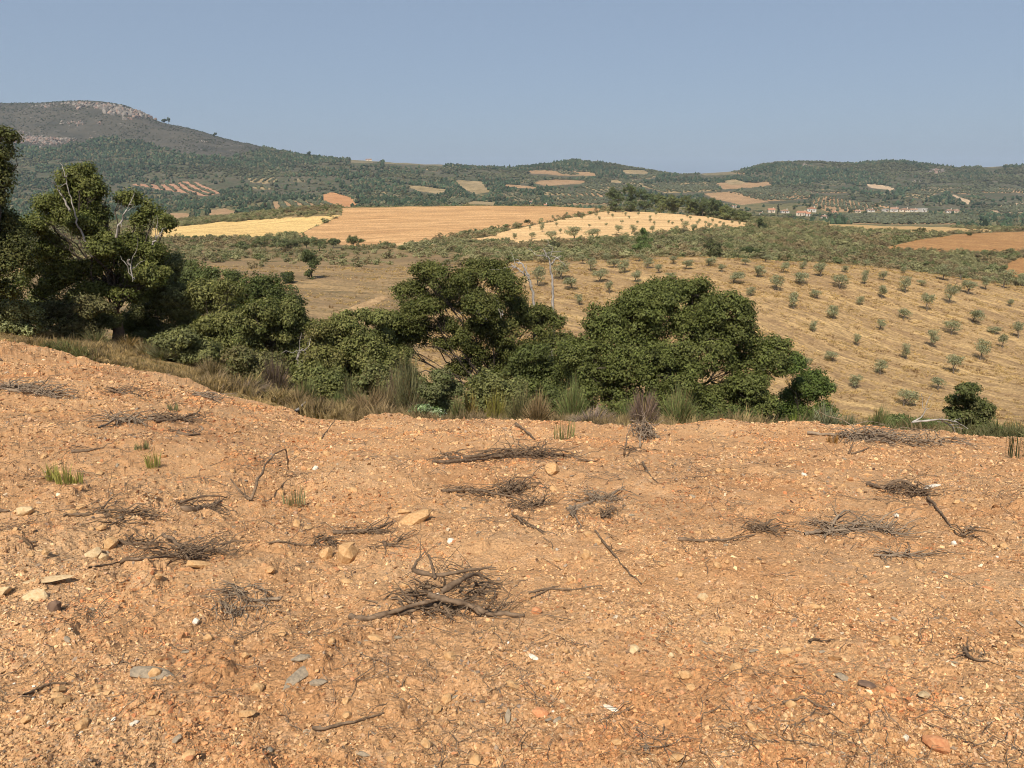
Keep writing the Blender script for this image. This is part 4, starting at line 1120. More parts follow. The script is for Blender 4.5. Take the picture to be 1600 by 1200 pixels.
for k, (nm, lb, y, base, L, nl, c1, c2) in enumerate(SH):
    if y > 16:          # foliage down to the ground
        xs = [l[0] - l[2] * .7 for l in L] + [l[0] + l[2] * .7 for l in L]; xa, xb = min(xs), max(xs); bot = max(l[1] + l[3] for l in L)
        gp = pix(s_of(*base) * y, y, float(ground_z(s_of(*base) * y, y)))[1]
        for f in (.12, .38, .62, .88):
            L = L + [(xa + (xb - xa) * f, min(gp - 8, bot - 4), (xb - xa) * .17, max(14, (gp - bot) * .55 + 12), -.3)]
    c1 = tuple(1.15 * v for v in c1)
    tree(nm, lb, 'shrub', y, base, L, int(nl * 1.5), c1, c2, (.038, .024) if y > 18 else (.028, .017), trunk_r=.06 if y > 18 else .025, seed=20 + k, cr=.17 if y > 18 else .10, vary=.2, group='shrubs along the gully')

# fresh or dry broom: fans of thin upright stems
def broom(label, px, py, y, w, h, col, n, seed, name='broom_bush', mat=None, lean=.35, sw=.006, curl=.12, group='broom and dead bushes on the lip', cat='bush', z=None):
    rng = np.random.default_rng(3000 + seed)
    x = s_of(px, py) * y
    gz = float(ground_z(x, y)) if z is None else z
    wm, hm = w / F * y, h / F * y
    top = at(px, py - h, y)[2]; hm = max(hm, top - gz)
    root = empty(name, (x, y, gz - .03)); tag(root, label, cat, group)
    S = Tubes()
    for _ in range(max(5, n // 60)):
        a = rng.uniform(0, 6.28); S.add(wiggle(rng, (0, 0, 0), (math.cos(a) * wm * .25, math.sin(a) * wm * .25, hm * rng.uniform(.3, .55)), 5, .1), np.linspace(.014, .006, 5), 4)
    obj('stem', S.mesh('stem'), DEAD, root)
    wm *= 1.15; a = rng.uniform(0, 6.283, n); r = np.sqrt(rng.random(n)) * wm * .5 * (1 + .35 * np.sin(3 * a + seed) * rng.random(n))
    f0 = rng.uniform(0, .55, n)[:, None]
    tip = np.stack([np.cos(a) * r * 1.05, np.sin(a) * r * 1.05, hm * rng.uniform(.3, 1.08, n) * (1 + .25 * np.sin(2 * a + 2.3 * seed)) * np.sqrt(np.clip(1 - (r / (wm * .62)) ** 2, .12, 1))], -1)
    st = tip * f0 * np.array([.8, .8, .9])
    md = st * .5 + tip * .5 + rng.normal(0, curl, (n, 3)) * hm * .25
    d = tip - st; sd = np.cross(d, rng.normal(0, 1, (n, 3))); sd /= np.linalg.norm(sd, axis=1, keepdims=True) + 1e-9; sd *= sw * rng.uniform(.6, 1.3, (n, 1))
    V = np.stack([st - sd, st + sd, md + sd * .8, md - sd * .8, tip], 1).reshape(-1, 3)
    b = np.arange(n) * 5
    mixc = np.where(rng.random((n, 1)) < .22, np.array([[.24, .175, .09]]), np.asarray(col)[None, :] * 1.15)
    cc = np.repeat(np.clip(mixc * (1 + .3 * rng.normal(0, 1, (n, 1))), .01, .7), 5, 0)
    me = mk_mesh('sprays', V, F4=np.stack([b, b + 1, b + 2, b + 3], -1), F3=np.stack([b + 3, b + 2, b + 4], -1), col=cc)
    obj('sprays', me, mat or LEAF, root)
    return root
GB = (.145, .165, .062); YB = (.21, .185, .045); DB = (.16, .115, .085); GD = (.24, .19, .15)
BRM = [
    ('yellow green broom in front of the green bush between the oaks', 775, 652, 16, 44, 46, YB, 900), ('ochre withered broom left of the yellow broom', 735, 655, 15.5, 30, 44, (.26, .19, .06), 500),
    ('tall green broom at the left foot of the broad oak', 895, 648, 15.5, 60, 60, GB, 1300), ('feathery grey green broom below the arching oak', 640, 640, 17, 52, 90, (.15, .145, .075), 1100),
    ('brown dead bush below the arching oak', 618, 640, 18.5, 34, 66, DB, 700), ('dark brown dead bush at the foot of the left thicket', 430, 615, 18, 56, 60, (.115, .080, .066), 1200),
    ('grey brown dead bush standing upright on the lip before the broad oak', 1005, 668, 12.6, 50, 58, (.17, .12, .10), 1500), ('green broom right of the upright grey brown dead bush', 1062, 668, 13.5, 60, 66, GB, 1200),
    ('flattened grey dead brush on the lip left of the upright dead bush', 925, 662, 13, 90, 24, (.22, .165, .135), 1200), ('small brown dead bush below the broad oak near its leaning trunk', 1130, 668, 13.2, 36, 20, DB, 500),
    ('silvery grey shrub on the lip right of the leaning trunk', 1290, 672, 13.5, 56, 40, (.20, .205, .13), 1300), ('green broom between the silvery shrub and the bleached fallen branch', 1372, 675, 13.5, 50, 40, GB, 900),
    ('dense green broom beside the bleached fallen branch', 1425, 680, 13.8, 60, 34, (.10, .125, .045), 1100), ('bright green weed clump at the foot of the leaning trunk', 1243, 670, 13.2, 30, 24, (.14, .17, .03), 500),
    ('low green broom by the dark lone shrub', 1470, 682, 13.2, 44, 30, GB, 700), ('green weeds on the lip at the right edge', 1575, 685, 13, 60, 22, (.11, .14, .05), 900),
    ('brown withered bush left of the tall green broom', 840, 655, 14, 60, 44, (.24, .165, .09), 900), ('dry reddish grass clump before the large round bush', 575, 645, 15.6, 70, 38, (.22, .15, .085), 900),
    ('deep green low bush on the lip before the large round bush', 530, 640, 16.2, 44, 26, (.085, .105, .035), 900), ('grey dead grass tangle at the foot of the left thicket', 380, 622, 17, 90, 24, (.20, .15, .11), 1000),
    ('tall pale dry grass at the foot of the brown oak trunk', 200, 540, 22, 40, 20, (.30, .20, .085), 500), ('yellow green broom by the dark brown dead bush', 405, 622, 17.5, 34, 38, (.15, .145, .05), 600),
    ('dry brown bush at the far left foot of the oak', 110, 530, 22, 40, 22, (.20, .14, .07), 500), ('green bush of fine stems under the middle of the broad oak', 985, 668, 15, 50, 46, (.10, .125, .042), 900),
    ('green feathery broom right of the sapling on the lip', 715, 655, 14.6, 30, 40, (.13, .14, .055), 500),
    ('grey green broom at the left front of the thicket', 255, 572, 19.8, 50, 34, (.15, .15, .08), 800), ('brown withered broom before the olive green shrub', 330, 592, 18.6, 56, 36, (.21, .155, .085), 800),
    ('green broom right of the dark brown dead bush', 478, 632, 16.8, 46, 44, (.13, .14, .055), 800), ('straw coloured broom before the wide leafy bush', 440, 628, 16.4, 50, 26, (.28, .21, .105), 700),
    ('dusty green broom before the large round bush', 548, 636, 17.2, 56, 46, (.14, .14, .065), 900), ('brown feathery bush under the large round bush at its right', 598, 640, 16.8, 46, 50, (.20, .155, .085), 800),
    ('tall grey green broom before the rounded grey bush', 690, 650, 16.4, 40, 60, (.15, .15, .075), 800), ('dry yellow broom at the far left of the bank', 60, 528, 21, 50, 18, (.27, .20, .09), 500),
    ('olive broom on the bank left of the brown trunk', 150, 534, 21, 46, 24, (.15, .145, .065), 600), ('dull brown broom right of the brown trunk', 228, 556, 20.4, 44, 26, (.20, .155, .08), 600),
    ('grey green low broom right of the silvery shrub', 1325, 676, 13.2, 50, 30, (.15, .15, .08), 800), ('leafy green weeds on the lip left of the lone dark shrub', 1450, 680, 14.2, 70, 30, (.12, .14, .055), 900),
    ('olive green broom just right of the lone dark shrub', 1560, 684, 13.6, 56, 30, (.13, .14, .06), 800), ('dry straw clump between the silvery shrub and green broom', 1346, 678, 12.8, 40, 26, (.28, .21, .11), 500),
    ('dull green broom between the leaning trunk and silvery shrub', 1262, 672, 13.6, 40, 34, (.12, .135, .05), 700), ('pale dry grass clump below the lone dark shrub', 1500, 684, 12.4, 60, 18, (.26, .20, .11), 600),
    ('brown and green bush at the lip under the gap between the oaks', 812, 655, 14.8, 50, 50, (.15, .14, .065), 900), ('grey tangle of stems on the lip below the arching oak', 655, 655, 14.4, 40, 30, (.20, .16, .11), 700),
    ('brown broom clump under the large round bush', 465, 640, 16.2, 60, 34, (.19, .135, .075), 800),
]
for k, (lb, px, py, y, w, h, c, n) in enumerate(BRM):
    broom(lb, px, py, y, w, h, c, n, k)

# ---- sprouts and tufts growing in the tilled soil
def tuft(label, px, py, w, h, col, seed, name='green_sprout', cat='plant'):
    rng = np.random.default_rng(3300 + seed); p = phit(px, py); k = np.linalg.norm(p) / F
    me = tuft_mesh('blades', 3300 + seed, 60, h * k * 1.15, w * k, .25, .0035)
    c = np.clip(np.asarray(col) * (1 + .25 * rng.normal(0, 1, (len(me.vertices) // 5, 1))), .01, .7); c = np.repeat(c, 5, 0)
    a = me.attributes.new('col', 'FLOAT_COLOR', 'POINT'); c4 = np.ones((len(c), 4), np.float32); c4[:, :3] = c; a.data.foreach_set('color', c4.ravel())
    o = obj(name, me, LEAF, None, p - (0, 0, .01)); tag(o, label, cat, 'sprouts in the tilled soil')
GS = (.30, .285, .085)
tuft('leftmost of three yellow green sprouts near the left edge', 82, 752, 16, 24, GS, 0); tuft('middle of three yellow green sprouts near the left edge', 100, 757, 18, 27, GS, 1)
tuft('short rightmost of three yellow green sprouts near the left edge', 122, 756, 14, 17, GS, 2); tuft('lone yellow green sprout above and right of the three sprouts', 240, 730, 18, 24, (.30, .28, .09), 3)
tuft('pale green sprout in the open soil right of the forked branch', 458, 790, 34, 28, (.27, .25, .13), 4); tuft('thin green tuft on the soil near the lip below the tall broom', 882, 688, 32, 34, (.17, .18, .07), 5)
tuft('dark green tuft cut off by the right edge', 1598, 715, 40, 46, (.075, .085, .04), 6, 'grass_tuft'); tuft('faint grey green tuft beside a small stick on the upper left soil', 270, 642, 14, 12, (.20, .20, .10), 7)
tuft('grey green tuft above the lone sprout', 222, 702, 20, 12, (.19, .19, .09), 8); tuft('rusty dry tuft on the crest at the right', 1300, 692, 14, 14, (.28, .15, .05), 9, 'grass_tuft')

# ------------------------------------------------------------------ olives
def olive_variant(k):
    rng = np.random.default_rng(500 + k)
    H = 2.2; lobes = []
    for j in range(6):
        a = rng.uniform(0, 6.28); r = rng.uniform(.15, .55)
        lobes.append((np.array([math.cos(a) * r, math.sin(a) * r, rng.uniform(.85, 1.75)]), np.array([.42, .42, .40]) * rng.uniform(.6, 1.2)))
    V, Q, c, P, ck = cloud(rng, lobes, 1200, .075, .028, (.225, .23, .13), .22, .16, (.29, .28, .17), 12)
    T = Tubes(); f = np.array([rng.normal(0, .06), rng.normal(0, .06), .62]); tp = wiggle(rng, (0, 0, -.08), f, 6, .08)
    T.add(tp, np.linspace(.075, .05, 6), 6)
    for lc, lr in lobes: T.add(wiggle(rng, tp[rng.integers(3, 6)], lc, 5, .1), np.linspace(.035, .012, 5), 4)
    return T.mesh('trunk'), mk_mesh('crown', V, F3=Q, col=c)
OV = [olive_variant(k) for k in range(9)]
OBARK = plain_mat('olive_bark', (0.10, 0.08, 0.06), (0.20, 0.165, 0.13), 7.0, 0.95, 0.1)
ORD = ['first', 'second', 'third', 'fourth', 'fifth', 'sixth', 'seventh', 'eighth', 'ninth', 'tenth', 'eleventh', 'twelfth', 'thirteenth', 'fourteenth', 'fifteenth', 'sixteenth']
def ordn(k): return ORD[k] if k < len(ORD) else f'{k + 1}th'

G8 = [(95, 105, 70, 70), (190, 172, 90, 90), (45, 215, 110, 85), (220, 85, 55, 45), (330, 130, 85, 70), (445, 205, 80, 100), (480, 105, 50, 45), (605, 180, 80, 55), (720, 155, 65, 50), (850, 110, 50, 50), (1090, 150, 85, 85), (1205, 150, 65, 60),
      (305, 268, 75, 80), (710, 270, 85, 65), (860, 235, 90, 75), (1360, 210, 80, 70), (1470, 200, 110, 80), (1255, 240, 90, 80), (1130, 300, 95, 85), (995, 345, 105, 60), (575, 310, 50, 55), (160, 335, 95, 60), (410, 395, 85, 85), (845, 405, 85, 65),
      (1280, 420, 80, 75), (280, 475, 85, 50), (700, 465, 75, 50), (1145, 495, 95, 80), (1420, 490, 50, 70), (1565, 515, 80, 50), (1465, 575, 95, 60), (1020, 570, 95, 60), (565, 570, 80, 60), (1325, 650, 125, 75), (860, 650, 100, 65), (400, 660, 90, 65),
      (700, 745, 95, 85), (1160, 735, 110, 80), (550, 835, 100, 100), (1060, 840, 95, 80), (850, 940, 105, 95), (235, 710, 75, 60), (1590, 190, 70, 60), (610, 60, 40, 40), (1510, 320, 40, 45), (960, 190, 35, 40), (390, 850, 60, 60)]
G7 = [(585, 35, 50, 70), (640, 75, 70, 80), (710, 110, 90, 90), (545, 165, 90, 100), (490, 95, 90, 80), (440, 50, 70, 70), (375, 210, 90, 110), (420, 305, 80, 70), (850, 80, 70, 70), (795, 35, 55, 60), (920, 110, 60, 60), (770, 165, 80, 90),
      (1010, 50, 60, 70), (1085, 85, 70, 80), (1225, 65, 60, 80), (1310, 100, 60, 60), (1385, 170, 80, 100), (1455, 60, 50, 70), (1530, 135, 70, 80), (1585, 40, 50, 60), (1490, 255, 60, 60), (310, 150, 100, 120), (610, 235, 80, 60), (990, 150, 60, 80),
      (200, 40, 80, 90), (160, 190, 120, 110), (1400, 290, 50, 50)]
OL = [(1200 + X / 4, 400 + Y / 4, h / 4, w / 4) for X, Y, h, w in G8] + [(800 + X / 4, 400 + Y / 4, h / 4, w / 4) for X, Y, h, w in G7]
OL.sort(key=lambda q: q[1])
bands = []                                    # rows down the slope, for the labels
for q in OL:
    for B in bands:
        if abs(B[0][1] - q[1]) < 13: B.append(q); break
    else: bands.append([q])
rngO = np.random.default_rng(99)
def place_olive(px, py, h, w, ya, yb, label, group, k, name='olive_tree', sc=1.0):
    p = hit(px, py, ya, yb); d = np.linalg.norm(p)
    hm = h * d / F * sc; wm = w * d / F * sc
    root = empty(name, p); root.rotation_euler = (rngO.normal(0, .05), rngO.normal(0, .05), rngO.uniform(0, 6.28)); root.scale = (wm / 1.45, wm / 1.45, hm / 2.0)
    tag(root, label, 'tree', group)
    t, c = OV[k % len(OV)]
    obj('trunk', t, OBARK, root); obj('crown', c, LEAF, root)
k = 0
for bi, B in enumerate(bands):
    B.sort()
    for i, (px, py, h, w) in enumerate(B):
        row = 'the highest row' if bi == 0 else ('the lowest row' if bi == len(bands) - 1 else f'the {ordn(bi)} row down')
        size = 'tall' if h > 24 else ('small' if h < 16 else 'young')
        place_olive(px, py, h * .95 * rngO.uniform(.75, 1.15), w * .92 * rngO.uniform(.75, 1.15), 52, 121, f'{size} olive on the golden slope, {ordn(i)} from left in {row}', 'olives on the golden slope', k); k += 1

SF = [(15, 695, 40, 35), (125, 695, 40, 45), (245, 705, 60, 65), (390, 695, 75, 95), (500, 690, 70, 90), (665, 655, 50, 45), (755, 650, 45, 50), (880, 650, 40, 45), (1080, 630, 45, 45), (1135, 650, 45, 45), (1235, 630, 35, 35), (1025, 650, 35, 30), (1275, 630, 30, 30), (190, 650, 50, 30), (300, 660, 30, 25), (110, 635, 25, 20)]
SF.sort()
for i, (X, Y, h, w) in enumerate(SF):
    place_olive(800 + X / 4, 200 + Y / 4, h / 4, w / 4, 150, 300, f'olive at the front edge of the straw stubble field, {ordn(i)} from the left', 'olives at the stubble field edge', k); k += 1
SM = [(345, 548), (430, 552), (525, 553), (605, 542), (690, 535), (710, 548), (790, 545), (900, 550), (255, 568), (350, 570), (440, 570), (545, 575), (630, 558), (735, 568), (865, 568), (985, 540), (1095, 558), (1060, 588), (1115, 572), (1225, 572), (1255, 590),
      (185, 580), (275, 590), (280, 615), (190, 610), (485, 620), (590, 615), (685, 600), (780, 600), (865, 590), (890, 605), (975, 600), (1005, 605), (1155, 605), (1210, 605), (1300, 600), (1325, 610), (1375, 600), (1380, 580), (1420, 605), (1430, 580), (1170, 590), (1345, 575)]
SM.sort()
for i, (X, Y) in enumerate(SM):
    place_olive(800 + X / 4, 200 + Y / 4, 5.5, 5.0, 150, 312, f'tiny dark olive sapling in the straw stubble field, {ordn(i)} from the left', 'saplings on the stubble field', k, 'olive_sapling'); k += 1

# ------------------------------------------------------------------ single trees of the middle distance
def mid_tree(name, label, px, py, y0, y1, lobes, nleaf, col, alt, leaf, seed, group='trees of the middle distance', cr=.35, trunk=.09, cat='tree'):
    p = hit(px, py, y0, y1); y = p[1]
    tree(name, label, cat, y, (px, pix(*p)[1]), lobes, nleaf, col, alt, leaf, trunk, seed=seed, cr=cr, group=group, vary=.2)
mid_tree('field_oak', 'slender dark tree of two crowns alone on the fallow slope', 487, 436, 60, 118, [(485, 403, 10, 10), (490, 414, 9, 9), (486, 428, 9, 8), (480, 398, 7, 6)], 4200, (.050, .060, .026), BUSHG, (.10, .06), 60)
mid_tree('field_oak', 'small round dark tree left of the slender fallow slope tree', 450, 443, 60, 118, [(449, 432, 9, 8), (452, 438, 7, 6)], 2400, (.050, .064, .028), BUSHG, (.10, .06), 61)
mid_tree('pine_tree', 'bright green young pine standing in the scrub above the oaks', 1005, 398, 125, 190, [(1005, 364, 8, 9), (1004, 376, 13, 10), (1006, 388, 17, 9)], 5200, (.085, .115, .042), (.125, .15, .06), (.13, .04), 62)
mid_tree('scrub_oak', 'dark round bush in the scrub right of the bright pine', 1116, 404, 122, 190, [(1115, 385, 15, 12), (1118, 395, 14, 9)], 4200, (.062, .072, .034), (.11, .10, .05), (.11, .06), 63)
mid_tree('scrub_oak', 'low dark bush in the scrub at the end of the stubble', 1173, 402, 122, 190, [(1170, 392, 16, 7), (1182, 396, 12, 6)], 3600, (.052, .066, .030), BUSHG, (.11, .06), 64)
mid_tree('scrub_oak', 'dark bush at the lower left corner of the stubble field', 867, 391, 122, 230, [(866, 383, 12, 6), (862, 386, 8, 5)], 2200, (.062, .068, .036), (.12, .10, .06), (.11, .06), 65)
mid_tree('scrub_oak', 'upright tree where the stubble field ends at the right', 1188, 361, 170, 320, [(1188, 346, 7, 6), (1190, 353, 7, 6)], 2200, (.075, .088, .045), BUSHG, (.14, .08), 66)
mid_tree('olive_tree', 'round olive at the right end of the olive clump below the tan field', 552, 386, 130, 240, [(548, 376, 10, 7), (558, 376, 10, 7), (552, 373, 10, 6)], 3200, (.098, .112, .054), (.15, .15, .08), (.12, .05), 67)
for i, (px, py, L) in enumerate([(500, 392, [(500, 382, 14, 8), (490, 378, 10, 7)]), (521, 388, [(521, 378, 9, 7)]), (480, 388, [(478, 377, 9, 7)]), (455, 390, [(452, 378, 14, 7), (460, 384, 12, 6)]), (430, 392, [(428, 376, 17, 9), (436, 384, 16, 7)]), (405, 393, [(402, 384, 16, 8), (412, 376, 12, 7)]), (382, 393, [(380, 384, 12, 8)])]):
    mid_tree('olive_tree', f'grey green olive in the clump below the yellow field, {ordn(i)} from the right', px, py, 125, 240, L, 3000, (.100, .112, .056), (.15, .15, .085), (.12, .05), 70 + i)
HEDGE = [(962, 331, 16, 15), (985, 331, 18, 19), (1008, 330, 18, 14), (1030, 332, 18, 13), (1052, 334, 18, 12), (1075, 336, 18, 12), (1098, 338, 17, 13), (1118, 340, 16, 13), (1135, 343, 16, 9), (1160, 346, 14, 7)]
for i, (px, py, w, h) in enumerate(HEDGE):
    hc = (.085, .105, .055) if i in (0, 1, 2, 6, 7) else (.13, .14, .06)
    mid_tree('hedge_tree', f'tree of the dense row behind the stubble field, {ordn(i)} from the left', px, py, 262, 325, [(px - 4, py - h * 1.75, w * .66, h * .75), (px + 6, py - h * 1.3, w * .6, h * .7), (px, py - h * .7, w * .85, h * .75), (px + 2, py - h * 1.7, w * .4, h * .5)], 6500, hc, (.12, .125, .065), (.17, .10), 90 + i, 'tree row behind the stubble field', .6, .14)
for i, (px, py, w, h) in enumerate([(263, 192, 5, 6), (256, 191, 3, 3), (335, 213, 3, 4), (482, 246, 5, 5), (498, 247, 4, 3), (517, 248, 3, 3)]):
    mid_tree('ridge_tree', f'tree standing up on the mountain skyline, {ordn(sorted([263, 256, 335, 482, 498, 517]).index(px))} from the left', px, py, 1200, 1655, [(px, py - h * .8, w, h * .8), (px + 1, py - h * 1.2, w * .6, h * .6)], 500, (.052, .066, .045), BUSHG, (.9, .6), 110 + i, 'trees on the mountain skyline', 1.6, .35)
for i, (px, py, w, h) in enumerate([(822, 347, 7, 3.5), (725, 366, 7, 4), (1438, 362, 9, 5), (1420, 366, 8, 3.5), (1515, 367, 3, 3), (1460, 364, 8, 3)]):
    where = ['dark bush in the stubble at its left margin', 'grey bush on the verge below the tan field', 'tallest dark bush in the scrub left of the rust field', 'low bush left of the tallest dark scrub bush', 'tiny bush on the pale strip above the rust field', 'flat green bush touching the rust field corner'][i]
    mid_tree('field_bush', where, px, py + 1, 150, 330, [(px, py - h * .4, w, h), (px + w * .4, py, w * .7, h * .7)], 1500, (.070, .078, .038), (.11, .10, .05), (.13, .07), 120 + i, 'bushes in the fields', .35, .04, 'bush')

# ---- dead bleached trees between the oaks
def snag(label, y, base, paths, seed):
    rng = np.random.default_rng(4000 + seed); bx = s_of(*base) * y; b = np.array([bx, y, float(ground_z(bx, y)) - .05])
    root = empty('dead_tree', b); tag(root, label, 'tree')
    for i, P in enumerate(paths):
        T = Tubes(); E = np.array([at(p[0], p[1], y + (p[2] if len(p) > 2 else 0)) for p in P])
        if i == 0: E[0] = b
        m = 5 * len(E); tt = np.linspace(0, 1, m); E = np.column_stack([np.interp(tt, np.linspace(0, 1, len(E)), E[:, q]) for q in range(3)]) + rng.normal(0, .02, (m, 3))
        r0 = .062 if i == 0 else .035; T.add(E, np.linspace(r0, .02, m), 6)
        for _ in range(3):
            q = rng.integers(m // 2, m); T.add(wiggle(rng, E[q], E[q] + rng.normal(0, .35, 3) + (0, 0, .2), 6, .15), np.linspace(.016, .005, 6), 4)
        me = T.mesh('bole' if i == 0 else 'branch'); me.transform(Matrix.Translation(-Vector(b))); obj('trunk' if i == 0 else 'branch', me, PALE_BARK, root)
snag('bleached dead tree with curved limbs right of the arching oak', 27, (838, 600), [[(838, 600), (836, 500), (833, 460), (827, 432), (815, 412), (806, 410)], [(831, 448), (822, 430), (806, 418), (800, 415)]], 0)
snag('bleached dead stem with a forked top above the gap between the oaks', 30, (864, 590), [[(864, 590), (864, 470), (862, 430), (858, 405), (848, 388)], [(861, 414), (868, 405), (876, 400)]], 1)
snag('split pale dead stem in the twiggy bush', 21.2, (462, 612), [[(462, 612), (463, 580), (466, 552), (472, 545)], [(464, 580), (472, 565), (478, 552)]], 2)

# ------------------------------------------------------------------ village
WHITE = plain_mat('whitewash', (.44, .41, .36), (.55, .52, .47), 1.5)
CREAM = plain_mat('cream_render', (.52, .43, .33), (.62, .53, .42), 1.5)
TILE = plain_mat('clay_tiles', (.30, .14, .085), (.40, .21, .13), 1.2)
TILE2 = plain_mat('old_tiles', (.26, .15, .10), (.36, .23, .16), 1.2)
PANE = plain_mat('dark_opening', (.03, .03, .035), (.06, .06, .065), 1.0, .4)
DOORM = plain_mat('painted_door', (.10, .055, .03), (.14, .08, .05), 1.0, .6)
def bxm(name, x0, x1, y0, y1, z0, z1):
    V = [(x0, y0, z0), (x1, y0, z0), (x1, y1, z0), (x0, y1, z0), (x0, y0, z1), (x1, y0, z1), (x1, y1, z1), (x0, y1, z1)]
    return mk_mesh(name, V, F4=[(0, 3, 2, 1), (4, 5, 6, 7), (0, 1, 5, 4), (1, 2, 6, 5), (2, 3, 7, 6), (3, 0, 4, 7)])
def house(label, px, py, w, h, wall, roof, gable=True, rz=0.0, ya=600, yb=1000, group='village houses', front_gable=False):
    p = hit(px, py, ya, yb); d = np.linalg.norm(p); W = w * d / F; H = h * d / F; D = W * .7; W *= .72; H *= .85
    root = empty('house', p); root.rotation_euler = (0, 0, rz); tag(root, label, 'house', group)
    wl_ = H * (.62 if gable else .9)
    obj('wall', bxm('wall', -W / 2, W / 2, -D / 2, D / 2, -1.5, wl_), wall, root)
    e = .35
    if gable:
        hr = H - wl_
        if front_gable:
            V = [(-W / 2 - e, -D / 2 - e, wl_), (W / 2 + e, -D / 2 - e, wl_), (W / 2 + e, D / 2 + e, wl_), (-W / 2 - e, D / 2 + e, wl_), (0, -D / 2 - e, wl_ + hr), (0, D / 2 + e, wl_ + hr)]
            me = mk_mesh('roof', V, F4=[(0, 4, 5, 3), (1, 2, 5, 4), (0, 3, 2, 1)], F3=[(0, 1, 4), (2, 3, 5)])
        else:
            V = [(-W / 2 - e, -D / 2 - e, wl_), (W / 2 + e, -D / 2 - e, wl_), (W / 2 + e, D / 2 + e, wl_), (-W / 2 - e, D / 2 + e, wl_), (-W / 2 - e, 0, wl_ + hr), (W / 2 + e, 0, wl_ + hr)]
            me = mk_mesh('roof', V, F4=[(0, 1, 5, 4), (2, 3, 4, 5), (0, 3, 2, 1)], F3=[(0, 4, 3), (1, 2, 5)])
        rf = obj('roof', me, roof, root)
        obj('chimney', bxm('chimney', W * .22, W * .22 + .7, .1, .8, wl_ + hr * .3, wl_ + hr + .9), wall, rf)
    else:
        obj('roof', bxm('roof', -W / 2 - .2, W / 2 + .2, -D / 2 - .2, D / 2 + .2, wl_, H), roof, root)
    obj('door', bxm('door', -.5, .5, -D / 2 - .06, -D / 2 + .02, 0, min(2.1, wl_ * .8)), DOORM, root)
    nw = max(2, int(W / 3.2))
    for i in range(nw):
        x = (i + .5) / nw * W - W / 2
        if abs(x) < 1.1: x += 1.3
        obj('window', bxm('window', x - .5, x + .5, -D / 2 - .05, -D / 2 + .02, wl_ * .42, wl_ * .78), PANE, root)
HS = [(1205, 332, 13, 7, CREAM, TILE, 'cream house with red roof at the left end of the village'), (1226, 333, 15, 6, WHITE, TILE2, 'white house right of the village cypress'), (1253, 337, 18, 8, CREAM, TILE, 'house with broad orange roof lowest in the village'),
      (1262, 338, 8, 7, WHITE, TILE, 'narrow white house beside the broad orange roof'), (1268, 331, 17, 8, WHITE, TILE, 'tall white house with red roof above the broad orange roof'), (1287, 341, 8, 5, WHITE, TILE2, 'small white shed below the village at its right'), (1302, 335, 11, 5, CREAM, TILE, 'small cream house below the triangular field'),
      (1360, 331, 13, 5, WHITE, TILE2, 'low white house under the tip of the triangular field'), (1383, 331, 9, 4.5, WHITE, WHITE, 'small flat roofed white house in the middle of the hamlet'), (1397, 331, 13, 7, WHITE, TILE2, 'gabled white house in the middle of the hamlet'), (1413, 331, 18, 6, CREAM, TILE2, 'long low house with brown roof in the hamlet'),
      (1427, 330, 12, 5, WHITE, TILE2, 'low white house right of the long brown roof'), (1440, 331, 13, 6, WHITE, WHITE, 'boxy flat roofed white house, brightest of the hamlet'), (1483, 331, 11, 5.5, WHITE, TILE2, 'white house standing apart right of the hamlet'), (1493, 330, 9, 4, CREAM, TILE2, 'low shed beside the white house standing apart'),
      (1340, 332, 10, 4, CREAM, TILE2, 'low cream shed between village and hamlet'), (829, 319, 13, 6, WHITE, TILE2, 'white farmhouse behind the crest of the tan field'), (852, 323, 6, 5, WHITE, TILE, 'small white shed right of the crest farmhouse'), (1147, 324, 8, 4, WHITE, TILE2, 'small white house right of the tree row'), (1189, 335, 6, 3.5, WHITE, TILE2, 'tiny white house just left of the village')]
for i, (px, py, w, h, wm_, rm_, lb) in enumerate(HS):
    house(lb, px, py, w, h, wm_, rm_, rm_ is not WHITE, rngO.normal(0, .35), 560 if px > 1000 else 420, 900, front_gable=(i % 3 == 1))
house('low building on the skyline right of the mountain', 576, 249, 12, 3.5, CREAM, TILE2, True, .2, 1300, 1655)
mid_tree('cypress', 'dark pointed cypress among the village houses', 1215, 339, 600, 900, [(1215, 334, 2.6, 4), (1215, 328, 2.4, 5), (1215, 321, 1.7, 5), (1215, 316, 1.0, 4)], 700, (.030, .042, .024), (.04, .05, .03), (.42, .22), 140, None, .6, .25)
for i, (px, py, w, h) in enumerate([(1240, 328, 10, 5), (1262, 325, 9, 5), (1280, 327, 6, 4), (1330, 333, 8, 3), (1370, 325, 5, 5), (1470, 331, 7, 3), (1232, 339, 9, 4), (1295, 339, 8, 4), (1352, 334, 7, 3)]):
    where = ['round tree behind the white house of the village', 'tree behind the tall white village house', 'small tree right of the tall white village house', 'tree between village and hamlet', 'tree above the flat roofed white house', 'tree right of the boxy white house', 'tree before the white house by the cypress', 'tree beside the small white shed below the village', 'tree before the low white house of the hamlet'][i]
    mid_tree('village_tree', where, px, py, 560, 900, [(px, py - h * .6, w * .7, h * .6), (px + 2, py - h, w * .45, h * .45)], 500, (.060, .075, .042), BUSHG, (.5, .3), 150 + i, 'village trees', .9, .2)

